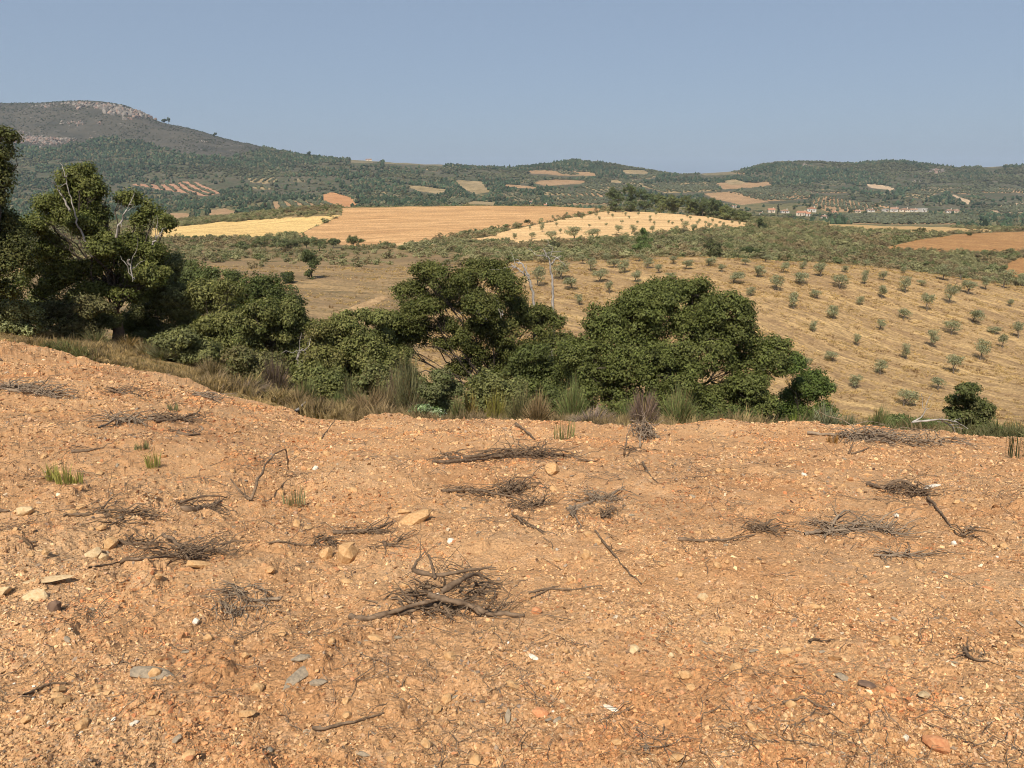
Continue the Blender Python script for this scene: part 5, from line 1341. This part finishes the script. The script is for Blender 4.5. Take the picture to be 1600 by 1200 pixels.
# ------------------------------------------------------------------ stones and clods one can pick out
STM = {
    'clod': plain_mat('earth_clod', (.40, .22, .095), (.56, .36, .18), 55, .95, .1, .012), 'pale': plain_mat('pale_ochre_stone', (.46, .31, .16), (.60, .45, .265), 60, .95, .1, .006),
    'slate': plain_mat('grey_slate', (.19, .155, .115), (.36, .28, .19), 60, .9, .15, .006), 'quartz': plain_mat('white_quartz', (.52, .43, .31), (.72, .67, .58), 60, .8, .2, .004),
    'red': plain_mat('rust_red_stone', (.40, .155, .07), (.53, .27, .13), 60, .9, .15, .006), 'dark': plain_mat('dark_brown_stone', (.11, .07, .05), (.19, .12, .08), 26, .9, .15, .004)}
SHAPES = [rock_mesh('stone', 2000 + k, [.55, .7, .4, .3, .8, .5, .35, .65, .45, .6][k], 44, [1, 1.15, 1.3, 1.6, 1, 1.2, 1.9, 1.05, 1.4, 1][k]) for k in range(10)]
rngS = np.random.default_rng(4242)
def stone(name, label, cat, px, py, w, h, kind, shape, group=None, rz=None, sink=.55):
    p = phit(px, py); k = np.linalg.norm(p) / F
    r = w * k * .5
    me = SHAPES[shape]
    o = obj(name, me, STM[kind])
    o.location = (p[0], p[1], p[2] + h * k * .5 * (1 - sink)); o.scale = (r, r * .85, h * k * .75)
    o.rotation_euler = (rngS.normal(0, .2), rngS.normal(0, .2), rngS.uniform(0, 6.28) if rz is None else rz)
    tag(o, label, cat, group)
NAMED = [('earth_clod', 'large square tan clod left of the middle above the stump', 543, 872, 40, 28, 'clod', 4), ('earth_clod', 'tan clod leaning on the large square clod', 510, 872, 26, 22, 'clod', 0), ('earth_clod', 'flat broad tan slab of earth right of the two clods', 648, 815, 50, 24, 'clod', 5),
         ('slate_stone', 'grey tan clod above the pile of twigs in the middle', 862, 738, 28, 24, 'clod', 7), ('quartz_stone', 'brightest white stone between the stump and the flat slab', 704, 848, 15, 11, 'quartz', 0), ('quartz_stone', 'white stone on the upper soil left of the middle', 493, 733, 10, 7, 'quartz', 1),
         ('ochre_slab', 'pale ochre slab of split rock by the left edge', 57, 936, 32, 11, 'pale', 9), ('ochre_slab', 'pale yellow stone cut off by the left edge', 2, 930, 26, 15, 'pale', 0), ('ochre_slab', 'thin pale splinter of rock above the ochre slab', 72, 908, 34, 5, 'pale', 6), ('ochre_stone', 'rounded ochre stone on the left with a shadow beneath', 40, 802, 24, 15, 'pale', 1),
         ('red_stone', 'oval rust red stone near the lower right corner', 1462, 1170, 30, 20, 'red', 1), ('slate_stone', 'grey green slate flake at the lower left', 470, 1032, 24, 13, 'slate', 2), ('slate_stone', 'long grey slate flake below the other slate flake', 465, 1062, 34, 9, 'slate', 6), ('slate_stone', 'dark slate chunk at the right end of the long flake', 498, 1070, 26, 11, 'slate', 5),
         ('slate_stone', 'streaked grey slate piece at the lower left', 240, 1058, 40, 16, 'slate', 3), ('dark_stone', 'dark brown stone below the ochre slab', 86, 955, 18, 22, 'dark', 7), ('quartz_stone', 'white pebble at the lower left, left of a similar pair', 77, 1133, 6, 6, 'quartz', 0), ('quartz_stone', 'left white pebble of the pair at the lower left', 178, 1128, 10, 6, 'quartz', 2),
         ('quartz_stone', 'right white pebble of the pair at the lower left', 209, 1132, 11, 6, 'quartz', 1), ('quartz_stone', 'white pebble left of the grey twig spray', 306, 975, 11, 9, 'quartz', 4), ('quartz_stone', 'cream twin stone below the middle', 990, 1018, 20, 13, 'pale', 0), ('quartz_stone', 'upright cream stone right of the cream twin stone', 1048, 1029, 10, 12, 'pale', 7),
         ('quartz_stone', 'white sliver left of the cream twin stone', 832, 1028, 13, 7, 'quartz', 6), ('quartz_stone', 'long white stone at the bottom middle', 955, 1109, 15, 7, 'quartz', 6), ('quartz_stone', 'white pebble with a dark stone beside it at the lower right', 1302, 1105, 7, 6, 'quartz', 0), ('quartz_stone', 'white pebble left of the oval red stone', 1414, 1158, 9, 8, 'quartz', 4),
         ('red_stone', 'orange brick coloured stone at the bottom left of the middle', 845, 1118, 22, 15, 'red', 5), ('red_stone', 'orange stone at the left end of the long root', 838, 958, 18, 14, 'red', 0), ('quartz_stone', 'white patch of stone in the upper right soil', 1256, 743, 9, 6, 'quartz', 1), ('quartz_stone', 'white stone right of the dark root clump', 1455, 762, 18, 8, 'quartz', 6),
         ('quartz_stone', 'white stone under the dark root clump', 1400, 808, 9, 7, 'quartz', 0), ('quartz_stone', 'white stone at the foot of the long bent twig', 1490, 852, 8, 8, 'quartz', 4), ('slate_stone', 'slate flake at the lower right next to brown flakes', 1318, 1062, 20, 9, 'slate', 5), ('slate_stone', 'brown slate flake right of the grey one at the lower right', 1355, 1072, 20, 10, 'dark', 2),
         ('earth_clod', 'pair forming clod on the left soil, upper one', 172, 855, 26, 18, 'clod', 0), ('earth_clod', 'pale lower clod beneath the upper left clod', 145, 870, 26, 14, 'pale', 5), ('earth_clod', 'small pale clod right of the lower left clod', 163, 875, 14, 16, 'pale', 7), ('earth_clod', 'ochre clod at the foot of the dark twig tangle', 312, 887, 30, 18, 'clod', 8),
         ('quartz_stone', 'white pebble on the stubbly soil right of the middle', 870, 861, 6, 5, 'quartz', 0), ('earth_clod', 'pale clod beside the red patch of soil', 1098, 936, 16, 14, 'pale', 7), ('red_stone', 'reddish stone low in the right soil', 1392, 1082, 17, 13, 'red', 0), ('ochre_stone', 'pale broken stone on the lower right soil', 1444, 1088, 24, 10, 'pale', 3)]
for nm, lb, px, py, w, h, kd, sh in NAMED:
    stone(nm, lb, 'stone' if nm != 'earth_clod' else 'clod', px, py, w, h, kd, sh, 'stones in the tilled soil', 0.2 if 'slab' in nm else None)
GEN = [('earth_clod', 'clod', 'tan earth clod lying loose in the tilled soil', 'clod', 110, (9, 22), (4, 0, 7, 5, 8, 1), 'loose earth clods'), ('slate_stone', 'stone', 'small flat grey slate chip in the tilled soil', 'slate', 40, (6, 13), (2, 3, 6, 8), 'slate chips'),
       ('quartz_stone', 'stone', 'tiny white quartz bit scattered in the tilled soil', 'quartz', 44, (3, 5.5), (0, 1, 4, 7), 'quartz bits'), ('red_stone', 'stone', 'small reddish stone chip in the tilled soil', 'red', 18, (5, 11), (0, 1, 5, 8), 'reddish chips'),
       ('ochre_stone', 'stone', 'small pale ochre stone chip in the tilled soil', 'pale', 24, (5, 10), (0, 5, 3, 8), 'ochre chips')]
LAND = [(690, 935, 'uprooted stump'), (543, 872, 'large square clod'), (648, 815, 'flat broad slab'), (704, 848, 'brightest white stone'), (493, 733, 'upper white stone'), (57, 936, 'pale ochre slab'), (40, 802, 'rounded ochre stone'), (1462, 1170, 'oval red stone'),
        (470, 1045, 'pair of grey slate flakes'), (240, 1058, 'streaked slate piece'), (190, 1130, 'white pebble pair'), (395, 945, 'grey twig spray'), (990, 1018, 'cream twin stone'), (955, 1109, 'long white stone'), (845, 1118, 'brick coloured stone'), (820, 715, 'longest brush pile'), (790, 780, 'dark twig tangle'),
        (935, 780, 'slanting grey brush'), (400, 750, 'forked arching branch'), (315, 790, 'low arched branch'), (185, 808, 'sprawling twig spray'), (270, 866, 'largest left twig tangle'), (190, 660, 'curved grey brush'), (272, 656, 'flat dark brush'), (45, 612, 'brush at the left edge'), (135, 705, 'short dark stick'),
        (545, 1130, 'thin curved stick'), (75, 1075, 'thin root by the left edge'), (1330, 826, 'fan of pale stalks'), (1110, 845, 'half buried stick'), (1412, 770, 'bird shaped root clump'), (1480, 815, 'long bent twig'), (1405, 868, 'bundle of stalks'), (1330, 684, 'brush along the right lip'), (1000, 695, 'hanging grey brush'),
        (970, 880, 'long winding root'), (880, 920, 'crossing roots'), (1260, 1100, 'black root loop'), (1284, 1003, 'hooked black twig'), (1525, 1030, 'curled root at the right'), (100, 752, 'three green sprouts'), (458, 785, 'pale green sprout'), (240, 722, 'lone green sprout'), (1098, 936, 'pale clod by the red patch'), (1318, 1065, 'lower right slate flakes')]
_used = {}
def near_label(lead, px, py):
    d = [((px - a) ** 2 + (1.4 * (py - b)) ** 2, a, b, nme) for a, b, nme in LAND]; _, a, b, nme = min(d)
    dx, dy = px - a, 1.4 * (py - b)
    rel = ('right of' if dx > 0 else 'left of') if abs(dx) > abs(dy) else ('below' if dy > 0 else 'above')
    key = (lead, rel, nme); q = _used.get(key, 0); _used[key] = q + 1
    return key, q
PICKED = []
for nm, cat, lb, kd, cnt, (a, b), shp, grp in GEN:
    for _ in range(cnt):
        px = rngS.uniform(5, 1595); py = rngS.uniform(705 if px > 450 else 600, 1195)
        w = rngS.uniform(a, b) * (.55 + .6 * (py - 600) / 600)
        key, q = near_label({'clod': 'loose tan clod', 'slate': 'flat grey slate chip', 'quartz': 'tiny white quartz bit', 'red': 'small reddish chip', 'pale': 'pale ochre chip'}[kd], px, py)
        a_, b_ = [(x_, y_) for x_, y_, n_ in LAND if n_ == key[2]][0]
        PICKED.append((key, math.hypot(px - a_, 1.4 * (py - b_)), nm, cat, px, py, w, w * rngS.uniform(.45, .8), kd, shp[rngS.integers(len(shp))], grp))
for it in PICKED:
    same = sorted(d for k_, d, *_ in PICKED if k_ == it[0]); q = same.index(it[1])
    lb = f'{it[0][0]} {it[0][1]} the {it[0][2]}' + ('' if len(same) == 1 else f', {"nearest" if q == 0 else ORD[q] + " nearest"}')
    stone(it[2], lb, it[3], *it[4:10], it[10])

# ------------------------------------------------------------------ dry branches on the soil
def on_plot(P, lift=.01):
    P = np.array(P, float); z = plot_zf(P[:, 0], P[:, 1]); P[:, 2] = np.maximum(P[:, 2], z + lift); return P

def branch_path(pts, n, rng, amp=.012):
    """Photo pixels along a stick; a third value lifts the point above the soil (photo pixels)."""
    W = []
    for p in pts:
        if len(p) > 2:
            g = phit(p[0], p[1] + p[2]); q = at(p[0], p[1], g[1]); W.append(q)
        else: W.append(phit(p[0], p[1]) + (0, 0, .012))
    W = np.array(W); d = np.concatenate([[0], np.cumsum(np.linalg.norm(np.diff(W, axis=0), axis=1))])
    t = np.linspace(0, d[-1], n); E = np.column_stack([np.interp(t, d, W[:, k]) for k in range(3)])
    if len(W) > 2:
        for _ in range(2): E[1:-1] = .5 * E[1:-1] + .25 * (E[:-2] + E[2:])
    E[1:-1] += rng.normal(0, amp, (n - 2, 3)) * d[-1] * .3
    return on_plot(E)

def debris(name, label, sticks, clumps=(), mat=DEAD, seed=0, cat='branch', group='dry brush on the soil', side=5, twl=26):
    """sticks: (radius in photo px, [points]); clumps: (px, py, width, height, direction in degrees, count, twig length px)."""
    rng = np.random.default_rng(5000 + seed)
    o0 = sticks[0][1][0] if sticks else clumps[0][:2]
    b = phit(o0[0], o0[1] + (o0[2] if len(o0) > 2 and sticks else 0)); root = empty(name, b); tag(root, label, cat, group)
    T = Tubes(); any_t = False
    for r, pts in sticks:
        E = branch_path(pts, 14, rng); k = np.linalg.norm(E[0]) / F
        S = Tubes(); S.add(E, np.linspace(r * k, max(r * k * .35, .6 * k), 14) * rng.uniform(.72, 1.2, 14), 7)
        me = S.mesh('branch'); me.transform(Matrix.Translation(-Vector(b))); obj('branch', me, mat, root)
        for _ in range(side):
            q = rng.integers(3, 14); tl = twl * k * rng.uniform(.4, 1.2); d = (E[min(q, 12) + 1] - E[min(q, 12)]); d /= np.linalg.norm(d) + 1e-9
            e = E[q] + (d * .8 + rng.normal(0, .6, 3)) * tl; e[2] = max(e[2], E[q][2] - .02)
            T.add(on_plot(wiggle(rng, E[q], e, 6, .12), .004), np.linspace(max(.32 * r * k, .5 * k), .3 * k, 6), 3); any_t = True
    for (px, py, w, h, ang, cnt, tl, *th) in clumps:
        th = th[0] if th else 1.25
        c = phit(px, py); k = np.linalg.norm(c) / F; a = math.radians(ang)
        ux = np.array([math.cos(a), -math.sin(a) * 2.2, 0])
        sub = np.column_stack([rng.uniform(-.5, .5, 5), rng.normal(0, .4, 5), rng.normal(0, .5, 5)])
        for _ in range(int(cnt * .58)):
            su = sub[rng.integers(5)]; f = su[0] + rng.normal(0, .16); g = su[1] + rng.normal(0, .14)
            st = c + np.array([f * w * k, (g * h * k) * 2.0, 0]); st[2] = float(plot_zf(st[0:1], st[1:2])[0]) + abs(rng.normal(0, .26)) * h * k
            d = ux * rng.choice([-1, 1], p=[.35, .65]) + np.array([0, su[2] * 1.6, 0]) + rng.normal(0, .4, 3) * np.array([1, 1.6, .4]); d /= np.linalg.norm(d)
            e = st + d * tl * k * rng.uniform(.4, 1.3); e[2] = max(e[2], float(plot_zf(e[0:1], e[1:2])[0]) + .004)
            T.add(on_plot(wiggle(rng, st, e, 6, .16, rng.uniform(0, .12)), .003), np.linspace(rng.uniform(.5, 1.1) * k * th, .28 * k, 6), 3); any_t = True
    if any_t:
        me = T.mesh('twigs'); me.transform(Matrix.Translation(-Vector(b))); obj('twigs', me, mat, root)
    return root

# the uprooted stump
debris('uprooted_stump', 'uprooted dark brown stump with tangled roots below the middle', [(5, [(548, 964, 3), (565, 968, 4), (605, 958, 8), (650, 945, 12), (690, 935, 16), (725, 940, 14)]), (6, [(590, 966, 2), (640, 955, 4), (690, 942, 8)]), (6, [(672, 930, 18), (700, 938, 22), (735, 945, 16), (752, 962, 3)]), (5, [(690, 925, 30), (720, 905, 38), (745, 895, 34), (770, 910, 22)]), (6, [(735, 948, 10), (770, 960, 5), (820, 966)]), (4, [(645, 890, 40), (660, 897, 34), (690, 900, 30), (735, 890, 42), (775, 887, 40)]), (3, [(645, 890, 40), (652, 875, 46), (664, 862, 50)]), (3, [(680, 905, 30), (674, 880, 45), (670, 866, 50)]), (3, [(690, 940, 10), (708, 972)]), (3, [(675, 940, 12), (700, 968)])],
       [(690, 935, 120, 30, 18, 34, 60, 3.0), (725, 930, 90, 36, -25, 22, 50, 2.6), (700, 915, 100, 46, 20, 70, 56), (640, 957, 110, 14, 15, 60, 40), (760, 930, 70, 44, -20, 60, 50), (715, 955, 90, 18, -10, 60, 30)], DEAD, 1, 'stump', None, 4, 30)
debris('brush_pile', 'longest pile of dark brush across the upper middle of the soil', [(3.5, [(675, 722, 2), (715, 722, 3), (760, 714, 5), (820, 708, 4), (880, 712)]), (3, [(700, 715, 4), (770, 712, 5), (850, 706, 6), (930, 722)])], [(830, 716, 120, 14, 3, 170, 70), (700, 716, 40, 14, 10, 26, 30)], DEAD, 2)
debris('brush_pile', 'dark tangle of twigs below the longest brush pile', [(3, [(690, 770), (740, 764, 4), (790, 775, 5), (840, 790)])], [(785, 772, 70, 22, -10, 130, 50), (820, 795, 50, 12, -15, 70, 44), (720, 770, 50, 14, 0, 40, 34)], DEAD, 3)
debris('brush_pile', 'slanting grey brush right of the dark tangle', [(3, [(885, 798), (920, 786, 3), (955, 775, 4), (975, 760, 6)])], [(935, 780, 60, 14, 22, 80, 44)], GREYTWIG, 4)
debris('brush_pile', 'small spiky black root clump right of the middle', [(2.4, [(940, 812), (950, 800, 6)])], [(952, 806, 22, 18, 70, 60, 22)], DEAD, 5)
debris('dry_branch', 'grey feathered stick left of the small black root clump', [(2.4, [(890, 790, 4), (900, 810, 2), (908, 825)])], [(900, 808, 14, 24, -60, 40, 26)], GREYTWIG, 6)
debris('dry_branch', 'forked dark branch rising in an arch on the left soil', [(2.6, [(392, 785), (400, 760, 24), (415, 725, 40), (432, 706, 45), (446, 702, 40)]), (2.6, [(392, 785), (375, 768, 14), (360, 748, 28)]), (1.6, [(446, 702, 40), (450, 720, 22), (450, 738)])], (), DEAD, 7, side=2)
debris('dry_branch', 'low arched branch with charred root left of the forked branch', [(2.2, [(280, 790), (310, 776, 8), (340, 774, 10), (355, 780)]), (5, [(285, 795, 2), (300, 797, 3), (335, 790, 3), (346, 784)])], [(315, 794, 50, 10, 12, 60, 32)], DEAD, 8)
debris('brush_pile', 'sprawling spray of twigs above the left clods', [(2, [(100, 808), (140, 803, 3), (175, 808)]), (1.8, [(160, 795, 4), (170, 782, 10), (180, 772, 14)])], [(185, 808, 50, 14, -15, 80, 40)], DEAD, 9)
debris('brush_pile', 'largest twig tangle on the left soil', [(2.6, [(190, 882), (230, 872, 3), (270, 870, 5), (320, 875)]), (3, [(255, 835, 12), (275, 845, 12), (292, 870, 5), (300, 885)]), (2.4, [(170, 840, 8), (200, 850, 4), (250, 848, 4)]), (1.8, [(140, 890), (190, 878, 3), (230, 866, 4)])], [(270, 866, 90, 28, -8, 170, 50), (215, 850, 60, 16, 0, 50, 40)], DEAD, 10)
debris('brush_pile', 'twigs and dark chips beside the two tan clods', [(3.6, [(520, 832, 3), (550, 832, 3), (590, 826, 4), (612, 815, 6)]), (3, [(598, 850), (612, 854, 2), (625, 856)]), (2, [(420, 852), (460, 850, 2), (500, 855)])], [(490, 852, 50, 16, 15, 70, 34), (570, 832, 60, 12, 10, 60, 34), (610, 850, 40, 10, 0, 30, 30)], DEAD, 11)
debris('brush_pile', 'grey brush curved over the upper left soil', [(2, [(155, 670), (180, 655, 5), (210, 650, 6), (228, 668)])], [(190, 660, 56, 12, 10, 110, 40)], GREYTWIG, 12)
debris('brush_pile', 'flat dark brush right of the grey curved brush', [(2.2, [(242, 660), (275, 656, 3), (305, 648, 4), (314, 638, 6)])], [(272, 656, 50, 8, 6, 90, 40)], DEAD, 13)
debris('brush_pile', 'grey brush at the left edge of the upper soil', [(2.4, [(0, 608), (30, 612, 3), (60, 614, 2), (85, 622)])], [(50, 612, 60, 10, -5, 110, 36), (20, 608, 40, 6, 0, 40, 30)], GREYTWIG, 14)
debris('dry_branch', 'short dark stick with a shadow on the upper left soil', [(3, [(112, 708), (135, 705, 2), (158, 702)])], (), DEAD, 15, side=1)
debris('dry_branch', 'short black stick below the flat dark brush', [(3.2, [(278, 678), (295, 680, 2), (312, 680)])], [(290, 676, 30, 6, 0, 20, 24)], DEAD, 16)
debris('dry_branch', 'bristly grey twig spray left of the stump', [(3, [(440, 938), (415, 936, 4), (390, 940, 4)])], [(395, 940, 50, 16, 200, 90, 44), (360, 958, 40, 14, 215, 60, 40)], GREYTWIG, 17)
debris('dry_branch', 'thin curved stick at the bottom left of the middle', [(2.8, [(488, 1143), (520, 1140, 2), (560, 1128, 3), (590, 1118, 4), (600, 1120)])], (), DEAD, 18, side=2, twl=18)
debris('dry_branch', 'thin dark root by the left edge near the bottom', [(2.4, [(38, 1090), (60, 1078, 3), (80, 1068, 4), (105, 1072)])], (), DEAD, 19, side=3)
debris('brush_pile', 'fan of pale dry stalks on a long stick in the right soil', [(2.6, [(1255, 838), (1290, 830, 3), (1340, 825, 4), (1392, 830, 3)]), (2, [(1298, 822, 6), (1310, 805, 18), (1324, 795, 24), (1352, 818, 8)]), (1.8, [(1300, 826), (1305, 812, 10), (1322, 802, 16)])], [(1345, 828, 80, 12, 6, 150, 60), (1275, 835, 40, 6, 8, 30, 34)], GREYTWIG, 20)
debris('dry_branch', 'long straight stick half buried right of the middle', [(3, [(1060, 846), (1100, 846, 2), (1130, 844, 2), (1180, 838)])], [(1200, 832, 50, 12, 8, 70, 40)], DEAD, 21)
debris('root_clump', 'dark bird shaped clump of roots on the right soil', [(4, [(1357, 756, 3), (1375, 762, 4), (1395, 757, 6)]), (3, [(1385, 760, 4), (1405, 748, 12), (1430, 760, 8), (1448, 775)])], [(1412, 772, 50, 26, -20, 150, 26)], DEAD, 22, 'roots')
debris('dry_branch', 'long bent twig slanting down right of the root clump', [(2.2, [(1450, 778, 4), (1465, 795, 4), (1480, 815, 3), (1495, 838)])], [(1510, 836, 30, 10, 20, 30, 24)], DEAD, 23, side=1)
debris('dry_branch', 'thin bundle of stalks below the fan of pale stalks', [(2, [(1365, 870), (1400, 869, 2), (1440, 865)])], [(1405, 868, 60, 5, 3, 50, 44)], GREYTWIG, 24)
debris('brush_pile', 'grey brush along the lip at the right', [(2.6, [(1262, 676, 3), (1310, 680, 4), (1350, 684, 2), (1400, 695)])], [(1330, 682, 90, 12, -8, 150, 50), (1430, 692, 90, 8, 0, 90, 44)], GREYTWIG, 25)
debris('dry_branch', 'bleached fallen branch sticking up behind the lip near the lone shrub', [(1.4, [(1425, 660, 14), (1470, 655, 20), (1500, 660, 16), (1512, 670, 6)]), (1.2, [(1425, 660, 14), (1440, 652, 22), (1447, 640, 34)]), (1.1, [(1470, 656, 18), (1490, 668, 8), (1505, 676)])], (), PALE_BARK, 26, side=3)
debris('dry_branch', 'bleached forked stick on the lip left of the middle', [(3, [(462, 644), (470, 636, 6), (477, 628, 12)])], (), PALE_BARK, 27, side=1, twl=12)
debris('dry_branch', 'upright thin twig before the grey dead bush', [(1.8, [(975, 714), (977, 700, 14), (980, 680, 30), (988, 662, 46)])], [(990, 705, 30, 10, 20, 30, 24)], DEAD, 28, side=1)
debris('brush_pile', 'grey hanging brush below the upright dead bush', [(1.8, [(1000, 700), (1000, 685, 14), (1003, 670, 26)])], [(1000, 684, 30, 34, 85, 170, 44)], GREYTWIG, 29)
debris('dry_branch', 'slender leaning twig right of the hanging brush', [(1.8, [(1004, 722, 4), (1015, 742, 4), (1028, 756)])], (), DEAD, 30, side=1)
debris('dry_branch', 'long thin root winding right of the stump', [(2, [(930, 832), (950, 855, 3), (975, 885, 3), (990, 905, 2), (1002, 916)])], (), DEAD, 31, side=2)
debris('dry_branch', 'pair of crossing roots right of the stump', [(2.2, [(825, 930), (865, 918, 3), (890, 922, 3), (940, 918)]), (1.8, [(830, 938), (850, 925, 3), (875, 915, 4)])], (), DEAD, 32, side=3)
debris('dry_branch', 'slanted dark twigs under the dark tangle', [(2, [(800, 805), (825, 822, 2), (850, 836)]), (1.6, [(808, 808), (840, 828, 2), (870, 838)])], (), DEAD, 33, side=4)
debris('dry_branch', 'thin black root loop at the lower right', [(1.8, [(1222, 1105), (1245, 1092, 4), (1270, 1100, 3), (1293, 1112)])], (), DEAD, 34, side=2)
debris('dry_branch', 'small black hooked twig in the right soil below the stalk bundle', [(2, [(1264, 1008), (1265, 1001, 3), (1285, 1001, 3), (1303, 1006)])], (), DEAD, 35, side=2, twl=12)
debris('dry_branch', 'dark twig slanting up at the upper right soil', [(1.8, [(1326, 710), (1330, 700, 10), (1333, 690, 18)]), (1.6, [(1330, 710), (1345, 706, 3), (1358, 700)])], (), DEAD, 36, side=1)
debris('dry_branch', 'dark stick lying on the lip below the brown withered bush', [(2.6, [(806, 662, 4), (820, 672, 3), (836, 688)])], (), DEAD, 37, side=1)
debris('dry_branch', 'thin upright twig left of the longest brush pile', [(1.4, [(503, 686), (512, 672, 10), (525, 654, 24)])], (), DEAD, 38, side=0)
debris('dry_branch', 'dark root end sticking from the soil at the far left edge', [(3, [(0, 798, 2), (8, 798, 3), (15, 800)])], (), DEAD, 39, side=1)
debris('brush_pile', 'low brown brush on the soil crest at the upper left', [(1.8, [(170, 610), (195, 616, 2), (220, 620)])], [(195, 616, 40, 6, -10, 40, 26)], DEAD, 40)
debris('brush_pile', 'thin grey brush at the crest left of the lip', [(1.8, [(300, 618), (325, 620, 3), (350, 632)])], [(325, 622, 40, 6, -10, 50, 26)], GREYTWIG, 41)
debris('dry_branch', 'dark curled root at the far right of the lower soil', [(3, [(1508, 1015, 3), (1512, 1028, 3), (1525, 1032, 3), (1545, 1038)])], [(1520, 1025, 24, 12, -30, 24, 20)], DEAD, 42)

# ------------------------------------------------------------------ haze over the land
hz = bmesh.new(); bmesh.ops.create_cube(hz, size=1.0)
for v in hz.verts: v.co = Vector((v.co.x * 15000, 3300 + v.co.y * 7600 , (v.co.z + .5) * 330 - 95))
hme = bpy.data.meshes.new('haze'); hz.to_mesh(hme); hz.free()
hm_ = bpy.data.materials.new('haze_air'); hm_.use_nodes = True; hn = hm_.node_tree; hn.nodes.clear()
ho = hn.nodes.new('ShaderNodeOutputMaterial'); pv_ = hn.nodes.new('ShaderNodeVolumePrincipled')
pv_.inputs['Color'].default_value = (.66, .80, 1.0, 1); pv_.inputs['Density'].default_value = 0.00008; pv_.inputs['Anisotropy'].default_value = 0.0
hn.links.new(pv_.outputs[0], ho.inputs['Volume'])
tag(obj('haze', hme, hm_), 'thin blue haze over the far hills', None, None, 'stuff')
